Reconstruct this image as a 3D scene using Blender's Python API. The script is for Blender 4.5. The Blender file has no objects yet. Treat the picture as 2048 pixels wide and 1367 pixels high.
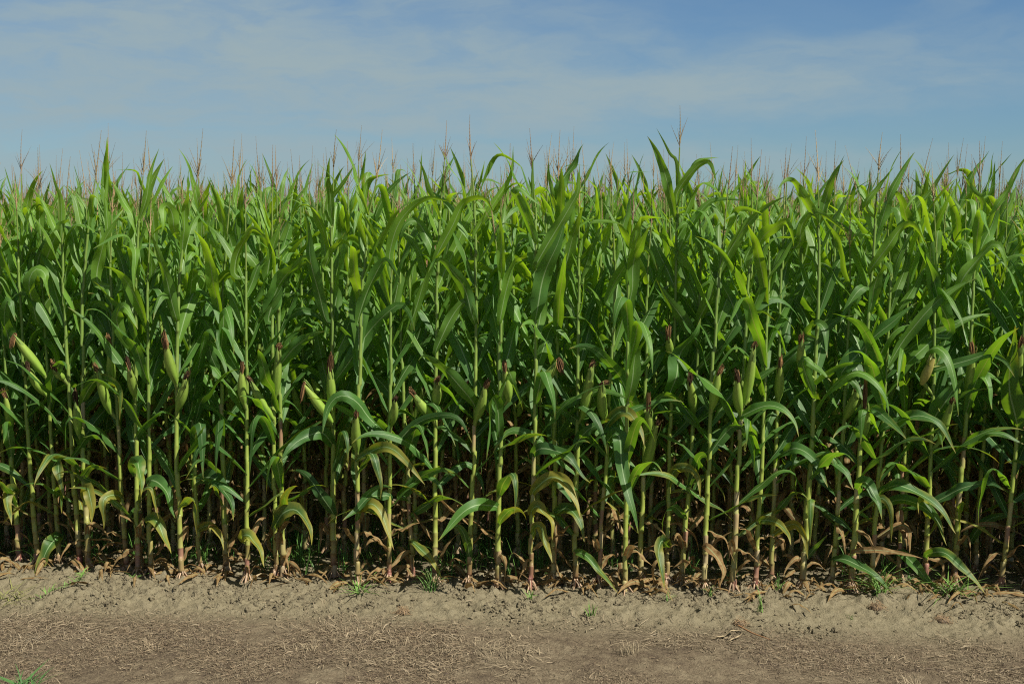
import bpy, math, random
import numpy as np
from mathutils import Vector

C = bpy.context.scene.collection
R = math.radians
rng = np.random.default_rng(7)

# ------------------------------------------------------------------ camera
F_PX, PITCH, CAM_H = 2550.0, math.atan(253.5 / 2550.0), 2.45
cam_d = bpy.data.cameras.new('camera')
cam_d.sensor_width = 36.0
cam_d.lens = 36.0 * F_PX / 2048.0
cam_d.clip_end = 3000.0
cam_d.dof.use_dof = True
cam_d.dof.focus_distance = 8.3
cam_d.dof.aperture_fstop = 10.0
cam = bpy.data.objects.new('camera', cam_d)
C.objects.link(cam)
cam.location = (0, 0, CAM_H)
cam.rotation_euler = (math.pi / 2 - PITCH, 0, 0)
bpy.context.scene.camera = cam

# ------------------------------------------------------------------ light
SUN_EL = R(49)
sun_h = np.array([0.80, -0.60])
sun_h /= np.linalg.norm(sun_h)
sun_vec = Vector((sun_h[0] * math.cos(SUN_EL), sun_h[1] * math.cos(SUN_EL), math.sin(SUN_EL)))
sd = bpy.data.lights.new('sun', 'SUN')
sd.energy = 5.0
sd.angle = R(0.5)
sd.color = (1.0, 0.95, 0.86)
sun = bpy.data.objects.new('sun', sd)
C.objects.link(sun)
sun.rotation_euler = sun_vec.to_track_quat('Z', 'Y').to_euler()

sc = bpy.context.scene
sc.view_settings.view_transform = 'Standard'
sc.view_settings.look = 'None'
sc.view_settings.gamma = 1.0
sc.view_settings.use_curve_mapping = False
sc.view_settings.exposure = 0.60
sc.cycles.max_bounces = 6
sc.cycles.diffuse_bounces = 1
sc.cycles.transmission_bounces = 6
sc.cycles.sample_clamp_indirect = 4.0
sc.cycles.use_denoising = False
sc.cycles.filter_width = 1.15

# ------------------------------------------------------------------ node helpers
def nd(nt, typ, **kw):
    n = nt.nodes.new(typ)
    for k, v in kw.items():
        if k == 'inp':
            for a, b in v.items():
                n.inputs[a].default_value = b
        else:
            setattr(n, k, v)
    return n

def lk(nt, a, ao, b, bi):
    nt.links.new(a.outputs[ao], b.inputs[bi])

def math_n(nt, op, a=None, b=None, c=None, clamp=False):
    n = nt.nodes.new('ShaderNodeMath')
    n.operation = op
    n.use_clamp = clamp
    for i, v in enumerate((a, b, c)):
        if v is None:
            continue
        if isinstance(v, (int, float)):
            n.inputs[i].default_value = v
        else:
            nt.links.new(v, n.inputs[i])
    return n.outputs[0]

def mix_c(nt, fac, a, b, blend='MIX'):
    n = nt.nodes.new('ShaderNodeMix')
    n.data_type = 'RGBA'
    n.blend_type = blend
    for sock, v in ((n.inputs[0], fac), (n.inputs[6], a), (n.inputs[7], b)):
        if isinstance(v, (int, float)):
            sock.default_value = v
        elif isinstance(v, tuple):
            sock.default_value = (*v, 1.0) if len(v) == 3 else v
        else:
            nt.links.new(v, sock)
    return n.outputs[2]

def ramp(nt, fac, stops):
    n = nt.nodes.new('ShaderNodeValToRGB')
    el = n.color_ramp.elements
    while len(el) < len(stops):
        el.new(0.5)
    for e, (p, c) in zip(el, stops):
        e.position = p
        e.color = (*c, 1.0) if len(c) == 3 else c
    nt.links.new(fac, n.inputs[0])
    return n.outputs[0]

def smooth(nt, x, lo, hi):
    n = nt.nodes.new('ShaderNodeMapRange')
    n.interpolation_type = 'SMOOTHSTEP'
    n.inputs['From Min'].default_value = lo
    n.inputs['From Max'].default_value = hi
    nt.links.new(x, n.inputs['Value'])
    return n.outputs[0]

# ------------------------------------------------------------------ sky
SKY_STRENGTH = 0.050
w = bpy.data.worlds.new('World')
sc.world = w
w.use_nodes = True
nt = w.node_tree
nt.nodes.clear()
out = nd(nt, 'ShaderNodeOutputWorld')
bg = nd(nt, 'ShaderNodeBackground')
bg.inputs['Strength'].default_value = SKY_STRENGTH
sky = nd(nt, 'ShaderNodeTexSky')
sky.sky_type = 'NISHITA'
sky.sun_disc = False
sky.sun_elevation = SUN_EL
sky.sun_rotation = math.atan2(sun_vec.x, sun_vec.y)
sky.altitude = 0
sky.air_density = 1.0
sky.dust_density = 0.2
sky.ozone_density = 2.5
tc = nd(nt, 'ShaderNodeTexCoord')
sep = nd(nt, 'ShaderNodeSeparateXYZ')
lk(nt, tc, 'Generated', sep, 0)
az = math_n(nt, 'ARCTAN2', sep.outputs[0], sep.outputs[1])
el = math_n(nt, 'ARCSINE', sep.outputs[2])
comb = nd(nt, 'ShaderNodeCombineXYZ')
nt.links.new(az, comb.inputs[0])
nt.links.new(el, comb.inputs[1])
# wispy warp of the direction (azimuth, elevation)
sc1 = nd(nt, 'ShaderNodeMapping')
sc1.inputs['Scale'].default_value = (9.0, 26.0, 1.0)
lk(nt, comb, 0, sc1, 0)
nz = nd(nt, 'ShaderNodeTexNoise', inp={'Scale': 1.0, 'Detail': 5.0, 'Roughness': 0.55})
lk(nt, sc1, 0, nz, 'Vector')
off = nd(nt, 'ShaderNodeVectorMath', operation='SUBTRACT')
lk(nt, nz, 'Color', off, 0)
off.inputs[1].default_value = (0.5, 0.5, 0.5)
offs = nd(nt, 'ShaderNodeVectorMath', operation='MULTIPLY')
lk(nt, off, 0, offs, 0)
offs.inputs[1].default_value = (0.12, 0.040, 0.0)
warp = nd(nt, 'ShaderNodeVectorMath', operation='ADD')
lk(nt, comb, 0, warp, 0)
lk(nt, offs, 0, warp, 1)
def blob(cx, cy, rx, ry, rot, s):
    m = nd(nt, 'ShaderNodeMapping', vector_type='TEXTURE')
    m.inputs['Location'].default_value = ((cx - 1024) / F_PX, (430 - cy) / F_PX, 0)
    m.inputs['Rotation'].default_value = (0, 0, R(rot))
    m.inputs['Scale'].default_value = (rx / F_PX, ry / F_PX, 1)
    lk(nt, warp, 0, m, 0)
    g = nd(nt, 'ShaderNodeTexGradient', gradient_type='SPHERICAL')
    lk(nt, m, 0, g, 0)
    return math_n(nt, 'MULTIPLY', smooth(nt, g.outputs['Fac'], 0.0, 0.85), s)
blobs = [(500, 190, 1700, 330, 0, .42), (60, 200, 700, 120, 0, .8), (330, 70, 380, 95, 8, .75), (560, 60, 260, 120, -30, .65), (780, 60, 120, 160, 25, .45),
         (620, 150, 420, 90, -6, .5),
         (700, 160, 620, 120, -4, .6), (1000, 235, 520, 52, 3, .75), (1080, 150, 330, 80, -12, .6),
         (1260, 185, 320, 65, 6, .6), (1440, 165, 260, 60, 14, .6), (1560, 190, 170, 40, 16, .45),
         (430, 235, 620, 40, -3, .45), (1750, 190, 520, 80, 0, .28), (1430, 320, 700, 40, 0, .3),
         (450, 300, 420, 34, 0, .42), (880, 305, 420, 26, 2, .3), (900, 20, 300, 120, -50, .35),
         (100, 60, 420, 90, 10, .45), (1800, 60, 400, 60, 20, .18), (200, 330, 900, 60, 0, .35),
         (1750, 150, 620, 110, 4, .3), (1250, 90, 420, 60, -20, .2), (1024, 340, 1700, 70, 0, .35), (-900, 200, 900, 120, 0, .5), (3000, 200, 900, 120, 0, .4)]
tot = None
for b in blobs:
    o = blob(*b)
    tot = o if tot is None else math_n(nt, 'ADD', tot, o)
sc2 = nd(nt, 'ShaderNodeMapping')
sc2.inputs['Rotation'].default_value = (0, 0, R(-18))
sc2.inputs['Scale'].default_value = (14.0, 52.0, 1.0)
lk(nt, warp, 0, sc2, 0)
nz2 = nd(nt, 'ShaderNodeTexNoise', inp={'Scale': 1.0, 'Detail': 7.0, 'Roughness': 0.6})
lk(nt, sc2, 0, nz2, 'Vector')
streak = smooth(nt, nz2.outputs['Fac'], 0.3, 0.72)
dens = math_n(nt, 'MULTIPLY', tot, math_n(nt, 'MULTIPLY_ADD', streak, 0.80, 0.38))
dens = math_n(nt, 'SUBTRACT', 1.0, math_n(nt, 'POWER', 2.71828, math_n(nt, 'MULTIPLY', dens, -1.3)), clamp=True)
veil = math_n(nt, 'MINIMUM', math_n(nt, 'MULTIPLY_ADD', dens, 0.98, 0.08), 0.97)
high = smooth(nt, el, 0.20, 0.55)
fade = smooth(nt, el, -0.02, 0.02)
tint = mix_c(nt, 1.0, sky.outputs[0], (0.54, 0.79, 1.03), 'MULTIPLY')
cloud = mix_c(nt, veil, tint, (4.35, 5.6, 6.05))
cloud = mix_c(nt, math_n(nt, 'MULTIPLY', high, 0.72), cloud, (3.6, 3.6, 3.5))  # whitish veil added above the view to neutralise the blue sky light
fin = mix_c(nt, fade, tint, cloud)
nt.links.new(fin, bg.inputs['Color'])
lk(nt, bg, 0, out, 0)

# ------------------------------------------------------------------ geometry helpers
cp, sp = math.cos(PITCH), math.sin(PITCH)
CAM = np.array([0, 0, CAM_H])
def ray(px, py):
    a, b = (px - 1024) / F_PX, -(py - 683.5) / F_PX
    return np.array([a, cp + b * sp, -sp + b * cp])
def ground_pt(px, py):
    d = ray(px, py)
    return CAM + d * (-CAM_H / d[2])
def at(px, py, Y):
    d = ray(px, py)
    return CAM + d * (Y / d[1])
def proj(p):
    v = np.asarray(p) - CAM
    f = v[1] * cp - v[2] * sp
    u = v[1] * sp + v[2] * cp
    return 1024 + F_PX * v[0] / f, 683.5 - F_PX * u / f

class Geo:
    def __init__(s):
        s.v, s.f, s.luv, s.tone, s.m = [], [], [], [], []
        s.n = 0
    def add(s, v, f, luv, tone, mi=0):
        v = np.asarray(v, float)
        f = np.asarray(f, int)
        s.v.append(v)
        s.f.append(f + s.n)
        s.luv.append(np.broadcast_to(np.asarray(luv, float), (len(v), 2)))
        t = np.asarray(tone, float)
        s.tone.append(np.broadcast_to(t, (len(v), 4)))
        s.m.append(np.full(len(f), mi))
        s.n += len(v)
    def extend(s, g, mi=0):
        for v, f, l, t in zip(g.v, g.f, g.luv, g.tone):
            s.v.append(v)
            s.luv.append(l)
            s.tone.append(t)
        for f in g.f:
            s.f.append(f + s.n)
            s.m.append(np.full(len(f), mi))
        s.n += g.n
    def mesh(s, name, mats, flat=False):
        me = bpy.data.meshes.new(name)
        v = np.concatenate(s.v)
        f = np.concatenate(s.f)
        me.vertices.add(len(v))
        me.vertices.foreach_set('co', v.astype(np.float32).ravel())
        me.loops.add(f.size)
        me.loops.foreach_set('vertex_index', f.astype(np.int32).ravel())
        me.polygons.add(len(f))
        me.polygons.foreach_set('loop_start', np.arange(0, f.size, 4, dtype=np.int32))
        me.polygons.foreach_set('material_index', np.concatenate(s.m).astype(np.int32))
        me.polygons.foreach_set('use_smooth', np.full(len(f), not flat))
        a = me.attributes.new('luv', 'FLOAT2', 'POINT')
        a.data.foreach_set('vector', np.concatenate(s.luv).astype(np.float32).ravel())
        a = me.attributes.new('tone', 'FLOAT_COLOR', 'POINT')
        a.data.foreach_set('color', np.concatenate(s.tone).astype(np.float32).ravel())
        for m in (mats if isinstance(mats, (list, tuple)) else [mats]):
            me.materials.append(m)
        me.update(calc_edges=True)
        me.validate()
        return me

def obj(name, data, parent=None, loc=None):
    o = bpy.data.objects.new(name, data)
    C.objects.link(o)
    if parent is not None:
        o.parent = parent
    if loc is not None:
        o.location = loc
    return o

def tag(o, label=None, cat=None, group=None, kind=None):
    if label: o['label'] = label
    if cat: o['category'] = cat
    if group: o['group'] = group
    if kind: o['kind'] = kind
    return o

def norm(a):
    return a / np.maximum(np.linalg.norm(a, axis=-1, keepdims=True), 1e-9)

def grid_faces(nr, nc, wrap=False):
    i = np.arange(nr - 1)[:, None]
    j = np.arange(nc if wrap else nc - 1)[None, :]
    j2 = (j + 1) % nc
    a = i * nc + j
    b = i * nc + j2
    return np.stack([a, b, b + nc, a + nc], -1).reshape(-1, 4)

def tube(g, pts, rad, col, sides=6, mi=0, flat=1.0):
    P = np.asarray(pts, float)
    rad = np.broadcast_to(np.asarray(rad, float), (len(P),))
    T = norm(np.gradient(P, axis=0))
    ref = np.array([0, 0, 1.0]) if abs(T[0, 2]) < 0.8 else np.array([0, -1.0, 0.05])
    A = norm(np.cross(T, ref))
    B = np.cross(A, T)
    ang = np.linspace(0, 2 * np.pi, sides, endpoint=False)
    V = P[:, None] + rad[:, None, None] * (np.cos(ang)[None, :, None] * A[:, None] + flat * np.sin(ang)[None, :, None] * B[:, None])
    col = np.asarray(col, float)
    if col.ndim == 2:
        col = np.repeat(col, sides, axis=0)
    if col.shape[-1] == 3:
        col = np.concatenate([col, np.ones(col.shape[:-1] + (1,))], -1)
    luv = np.stack([np.tile(ang / 6.283, len(P)), np.repeat(np.linspace(0, 1, len(P)), sides)], -1)
    g.add(V.reshape(-1, 3), grid_faces(len(P), sides, True), luv, col, mi)

def spline(pts, n):
    """Catmull-Rom through pts, resampled to n points by arc length."""
    P = np.asarray(pts, float)
    if len(P) == 2:
        return P[0] + (P[1] - P[0]) * np.linspace(0, 1, n)[:, None]
    E = np.vstack([2 * P[0] - P[1], P, 2 * P[-1] - P[-2]])
    res = []
    for i in range(1, len(E) - 2):
        t = np.linspace(0, 1, 14, endpoint=False)[:, None]
        p0, p1, p2, p3 = E[i - 1], E[i], E[i + 1], E[i + 2]
        res.append(0.5 * (2 * p1 + (p2 - p0) * t + (2 * p0 - 5 * p1 + 4 * p2 - p3) * t**2 + (3 * p1 - p0 - 3 * p2 + p3) * t**3))
    Q = np.vstack(res + [P[-1:]])
    s = np.concatenate([[0], np.cumsum(np.linalg.norm(np.diff(Q, axis=0), axis=1))])
    u = np.linspace(0, s[-1], n)
    return np.stack([np.interp(u, s, Q[:, k]) for k in range(3)], -1)

def blade_width(s, base=0.42, peak=0.38):
    """relative half width of a maize leaf along its length"""
    up = base + (1 - base) * np.sin(np.clip(s / peak, 0, 1) * np.pi / 2)
    dn = np.clip(1 - np.clip((s - peak) / (1 - peak), 0, 1) ** 1.4, 0, 1)
    return np.where(s < peak, up, dn) + 0.012

def leaf(g, P, S, W, yellow=0.0, dry=0.0, ruffle=0.20, fold=0.42, r=None, mi=0):
    """one blade: centre line P (n,3), width direction S (n,3), full width W"""
    r = r if r is not None else rng
    n = len(P)
    s = np.linspace(0, 1, n)
    T = norm(np.gradient(P, axis=0))
    S = norm(S - (S * T).sum(1, keepdims=True) * T)
    N = np.cross(S, T)
    hw = 0.5 * W * blade_width(s, r.uniform(.28, .42), r.uniform(.28, .45))
    us = np.array([-1, -.55, 0, .55, 1])
    k1, k2 = r.uniform(10, 24), r.uniform(10, 24)
    ph = r.uniform(0, 6.3, 2)
    amp = ruffle * W * np.sin(np.pi * np.clip(s * 1.15, 0, 1)) * (0.6 + 0.4 * np.sin(s * 5 + ph[0]))
    wl = amp * np.sin(k1 * s + ph[0]) 
    wr = amp * np.sin(k2 * s + ph[1])
    fo = fold * (1.0 - 0.55 * s)
    V = np.empty((n, 5, 3))
    for j, u in enumerate(us):
        lift = fo * abs(u) * hw + (wl if u < 0 else wr) * u * u
        V[:, j] = P + S * (u * hw)[:, None] * (1 - 0.25 * fo)[:, None] + N * lift[:, None]
    V += (N * (W * r.uniform(.05, .22) * np.sin(s * r.uniform(6, 13) + ph[1]) * np.clip(s * 3, 0, 1))[:, None])[:, None]
    luv = np.stack([np.tile(us * .5 + .5, n), np.repeat(s, 5)], -1)
    attach_f = min(1.0, max(0.0, (P[0, 2] - .8) / 1.3))  # blades attached higher get a lighter, yellower green
    tone = np.array([yellow, dry, min(1.0, .50 * r.random() + .58 * attach_f), 1.0])
    g.add(V.reshape(-1, 3), grid_faces(n, 5), luv, tone, mi)

# ------------------------------------------------------------------ materials
def new_mat(name):
    m = bpy.data.materials.new(name)
    m.use_nodes = True
    nt = m.node_tree
    nt.nodes.clear()
    return m, nt

def leaf_material():
    m, nt = new_mat('maize_leaf')
    o = nd(nt, 'ShaderNodeOutputMaterial')
    uv = nd(nt, 'ShaderNodeAttribute', attribute_name='luv')
    tn = nd(nt, 'ShaderNodeAttribute', attribute_name='tone')
    su = nd(nt, 'ShaderNodeSeparateXYZ'); lk(nt, uv, 'Vector', su, 0)
    st = nd(nt, 'ShaderNodeSeparateColor'); lk(nt, tn, 'Color', st, 0)
    u, v = su.outputs[0], su.outputs[1]
    yel, dry, rnd = st.outputs[0], st.outputs[1], st.outputs[2]
    oi = nd(nt, 'ShaderNodeObjectInfo')
    geo = nd(nt, 'ShaderNodeNewGeometry')
    ctr = math_n(nt, 'ABSOLUTE', math_n(nt, 'MULTIPLY_ADD', u, 2.0, -1.0))
    pos = nd(nt, 'ShaderNodeTexCoord')
    n1 = nd(nt, 'ShaderNodeTexNoise', inp={'Scale': 7.0, 'Detail': 4.0, 'Roughness': 0.6})
    lk(nt, pos, 'Object', n1, 'Vector')
    n2 = nd(nt, 'ShaderNodeTexNoise', inp={'Scale': 45.0, 'Detail': 3.0})
    lk(nt, pos, 'Object', n2, 'Vector')
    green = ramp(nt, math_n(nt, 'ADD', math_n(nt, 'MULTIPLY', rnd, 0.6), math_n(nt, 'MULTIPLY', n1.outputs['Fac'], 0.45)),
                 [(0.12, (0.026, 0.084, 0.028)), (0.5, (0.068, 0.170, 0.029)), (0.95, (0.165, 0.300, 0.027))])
    hsv = nd(nt, 'ShaderNodeHueSaturation')
    nt.links.new(green, hsv.inputs['Color'])
    nt.links.new(math_n(nt, 'MULTIPLY_ADD', oi.outputs['Random'], 0.35, 0.82), hsv.inputs['Value'])
    # fine parallel veins
    vein = math_n(nt, 'SINE', math_n(nt, 'MULTIPLY', u, 120.0))
    g2 = mix_c(nt, math_n(nt, 'MULTIPLY_ADD', vein, 0.09, 0.10), hsv.outputs[0], (0.14, 0.25, 0.07))
    # yellowing from the margins and the tip, patchy
    edge = math_n(nt, 'ADD', math_n(nt, 'MULTIPLY', ctr, 0.30), math_n(nt, 'MULTIPLY', v, 0.30))
    yk = math_n(nt, 'ADD', math_n(nt, 'ADD', math_n(nt, 'MULTIPLY', yel, 1.15), edge), math_n(nt, 'MULTIPLY', n1.outputs['Fac'], 0.75))
    yk = math_n(nt, 'ADD', yk, math_n(nt, 'MULTIPLY', smooth(nt, v, 0.86, 1.0), 0.40))
    g3 = mix_c(nt, smooth(nt, yk, 0.98, 1.55), g2, (0.30, 0.27, 0.045))
    # brown, papery parts
    dk = math_n(nt, 'ADD', math_n(nt, 'MULTIPLY', dry, 1.3), math_n(nt, 'ADD', math_n(nt, 'MULTIPLY', edge, 0.6), math_n(nt, 'MULTIPLY', n1.outputs['Fac'], 0.6)))
    dk = math_n(nt, 'ADD', dk, math_n(nt, 'MULTIPLY', smooth(nt, v, 0.93, 1.0), 0.42))
    brown = ramp(nt, n2.outputs['Fac'], [(0.3, (0.205, 0.112, 0.038)), (0.7, (0.40, 0.27, 0.115))])
    dfac = smooth(nt, dk, 0.95, 1.2)
    g4 = mix_c(nt, dfac, g3, brown)
    # pale midrib
    ribw = math_n(nt, 'MULTIPLY_ADD', v, -0.07, 0.115)
    rib = smooth(nt, math_n(nt, 'SUBTRACT', ribw, ctr), -0.01, 0.045)
    base = mix_c(nt, math_n(nt, 'MULTIPLY', rib, 0.80), g4, (0.26, 0.36, 0.17))
    # small pale scars
    sp_ = smooth(nt, n2.outputs['Fac'], 0.70, 0.78)
    base = mix_c(nt, math_n(nt, 'MULTIPLY', sp_, 0.25), base, (0.30, 0.30, 0.14))
    bump = nd(nt, 'ShaderNodeBump', inp={'Strength': 0.18, 'Distance': 0.002})
    nt.links.new(math_n(nt, 'ADD', vein, math_n(nt, 'MULTIPLY', n2.outputs['Fac'], 2.0)), bump.inputs['Height'])
    p = nd(nt, 'ShaderNodeBsdfPrincipled')
    nt.links.new(base, p.inputs['Base Color'])
    nt.links.new(math_n(nt, 'MULTIPLY_ADD', dfac, 0.35, 0.44), p.inputs['Roughness'])
    p.inputs['Specular IOR Level'].default_value = 0.36
    lk(nt, bump, 0, p, 'Normal')
    tl = nd(nt, 'ShaderNodeBsdfTranslucent')
    tcol = mix_c(nt, 1.0, base, mix_c(nt, dfac, mix_c(nt, smooth(nt, yk, 0.98, 1.55), (3.05, 2.55, 0.42), (1.5, 1.4, 0.5)), (0.75, 0.7, 0.6)), 'MULTIPLY')
    nt.links.new(tcol, tl.inputs['Color'])
    mx = nd(nt, 'ShaderNodeMixShader')
    nt.links.new(math_n(nt, 'MULTIPLY_ADD', rib, -0.2, 0.42), mx.inputs[0])
    lk(nt, p, 0, mx, 1)
    lk(nt, tl, 0, mx, 2)
    lk(nt, mx, 0, o, 0)
    return m

def tone_material(name, rough=0.55, spec=0.35, noise=60.0, amt=0.35, transl=0.0, stretch=(1, 1, 1), bump=0.2):
    """a solid whose own colour is stored in the mesh (attribute 'tone'), broken up by noise"""
    m, nt = new_mat(name)
    o = nd(nt, 'ShaderNodeOutputMaterial')
    tn = nd(nt, 'ShaderNodeAttribute', attribute_name='tone')
    tcn = nd(nt, 'ShaderNodeTexCoord')
    mp = nd(nt, 'ShaderNodeMapping'); mp.inputs['Scale'].default_value = stretch
    lk(nt, tcn, 'Object', mp, 0)
    n1 = nd(nt, 'ShaderNodeTexNoise', inp={'Scale': noise, 'Detail': 4.0, 'Roughness': 0.65})
    lk(nt, mp, 0, n1, 'Vector')
    hsv = nd(nt, 'ShaderNodeHueSaturation')
    lk(nt, tn, 'Color', hsv, 'Color')
    nt.links.new(math_n(nt, 'MULTIPLY_ADD', n1.outputs['Fac'], 2 * amt, 1 - amt), hsv.inputs['Value'])
    p = nd(nt, 'ShaderNodeBsdfPrincipled')
    lk(nt, hsv, 0, p, 'Base Color')
    p.inputs['Roughness'].default_value = rough
    p.inputs['Specular IOR Level'].default_value = spec
    b = nd(nt, 'ShaderNodeBump', inp={'Strength': bump, 'Distance': 0.003})
    lk(nt, n1, 'Fac', b, 'Height')
    lk(nt, b, 0, p, 'Normal')
    if transl:
        tl = nd(nt, 'ShaderNodeBsdfTranslucent')
        lk(nt, hsv, 0, tl, 'Color')
        mx = nd(nt, 'ShaderNodeMixShader'); mx.inputs[0].default_value = transl
        lk(nt, p, 0, mx, 1); lk(nt, tl, 0, mx, 2); lk(nt, mx, 0, o, 0)
    else:
        lk(nt, p, 0, o, 0)
    return m

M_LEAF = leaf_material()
M_STALK = tone_material('maize_stalk', 0.45, 0.4, 40.0, 0.25, stretch=(3, 3, 0.5))
M_HUSK = tone_material('ear_husk', 0.5, 0.35, 50.0, 0.25, stretch=(2, 2, 0.4))
M_SILK = tone_material('ear_silk', 0.8, 0.1, 160.0, 0.5, bump=0.6)
M_TASSEL = tone_material('tassel_spikelets', 0.7, 0.15, 220.0, 0.45, bump=0.5)
M_STRAW = tone_material('dry_straw', 0.7, 0.2, 30.0, 0.3)
M_GRASS = tone_material('green_grass', 0.5, 0.35, 25.0, 0.25, transl=0.3)
MATS = [M_LEAF, M_STALK, M_HUSK, M_SILK, M_TASSEL]

# ------------------------------------------------------------------ numpy value noise
NG = {}
def vnoise(x, y, seed, scale):
    if seed not in NG:
        NG[seed] = np.random.default_rng(seed).random((256, 256))
    G = NG[seed]
    x = x * scale + 1000.0
    y = y * scale + 1000.0
    xi, yi = np.floor(x).astype(int), np.floor(y).astype(int)
    fx, fy = x - xi, y - yi
    fx = fx * fx * (3 - 2 * fx)
    fy = fy * fy * (3 - 2 * fy)
    g = lambda a, b: G[a % 256, b % 256]
    return (g(xi, yi) * (1 - fx) + g(xi + 1, yi) * fx) * (1 - fy) + (g(xi, yi + 1) * (1 - fx) + g(xi + 1, yi + 1) * fx) * fy
def fbm(x, y, seed, scale, oct=4, gain=0.5):
    s, a, t = 0, 1.0, 0
    for k in range(oct):
        s = s + a * (vnoise(x, y, seed + k, scale * 2**k) - 0.5)
        t += a
        a *= gain
    return s / t

# ------------------------------------------------------------------ front row: base pixel, x of the stalk at y = 900, tassel tip
FRONT = [  # bx, by, x900, tipx, tipy
 (-38,1120,-58,None,0),(41,1122,22,None,0),(76,1128,58,None,0),(119,1127,104,75,292),(161,1136,144,None,0),(177,1140,166,203,262),
 (254,1142,238,None,0),(276,1150,271,293,265),(301,1150,298,None,0),(364,1158,353,410,262),
 (401,1143,388,None,0),(452,1146,445,470,284),(496,1158,494,None,0),(552,1150,548,545,292),(566,1150,561,None,0),
 (668,1152,666,668,258),(715,1165,714,767,262),(778,1163,780,None,0),(826,1155,812,None,0),
 (870,1162,870,895,241),(937,1166,948,935,228),(996,1172,999,None,0),(1060,1176,1069,1060,248),
 (1106,1163,1110,1117,258),(1150,1172,1154,None,0),(1195,1172,1215,1220,300),(1250,1184,1254,None,0),
 (1281,1165,1288,None,0),(1333,1167,1340,1363,207),(1363,1168,1383,None,0),(1408,1180,1418,1466,293),
 (1465,1180,1478,1522,297),(1510,1174,1524,None,0),(1542,1166,1551,1571,293),(1605,1174,1622,1635,262),
 (1663,1170,1683,None,0),(1702,1178,1720,1762,262),(1741,1172,1762,None,0),(1796,1160,1808,1798,277),
 (1851,1172,1862,None,0),(1908,1166,1926,1963,282),(1948,1150,1966,1998,345),(2002,1174,2031,None,0),
 (2052,1172,2086,None,0)]

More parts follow.
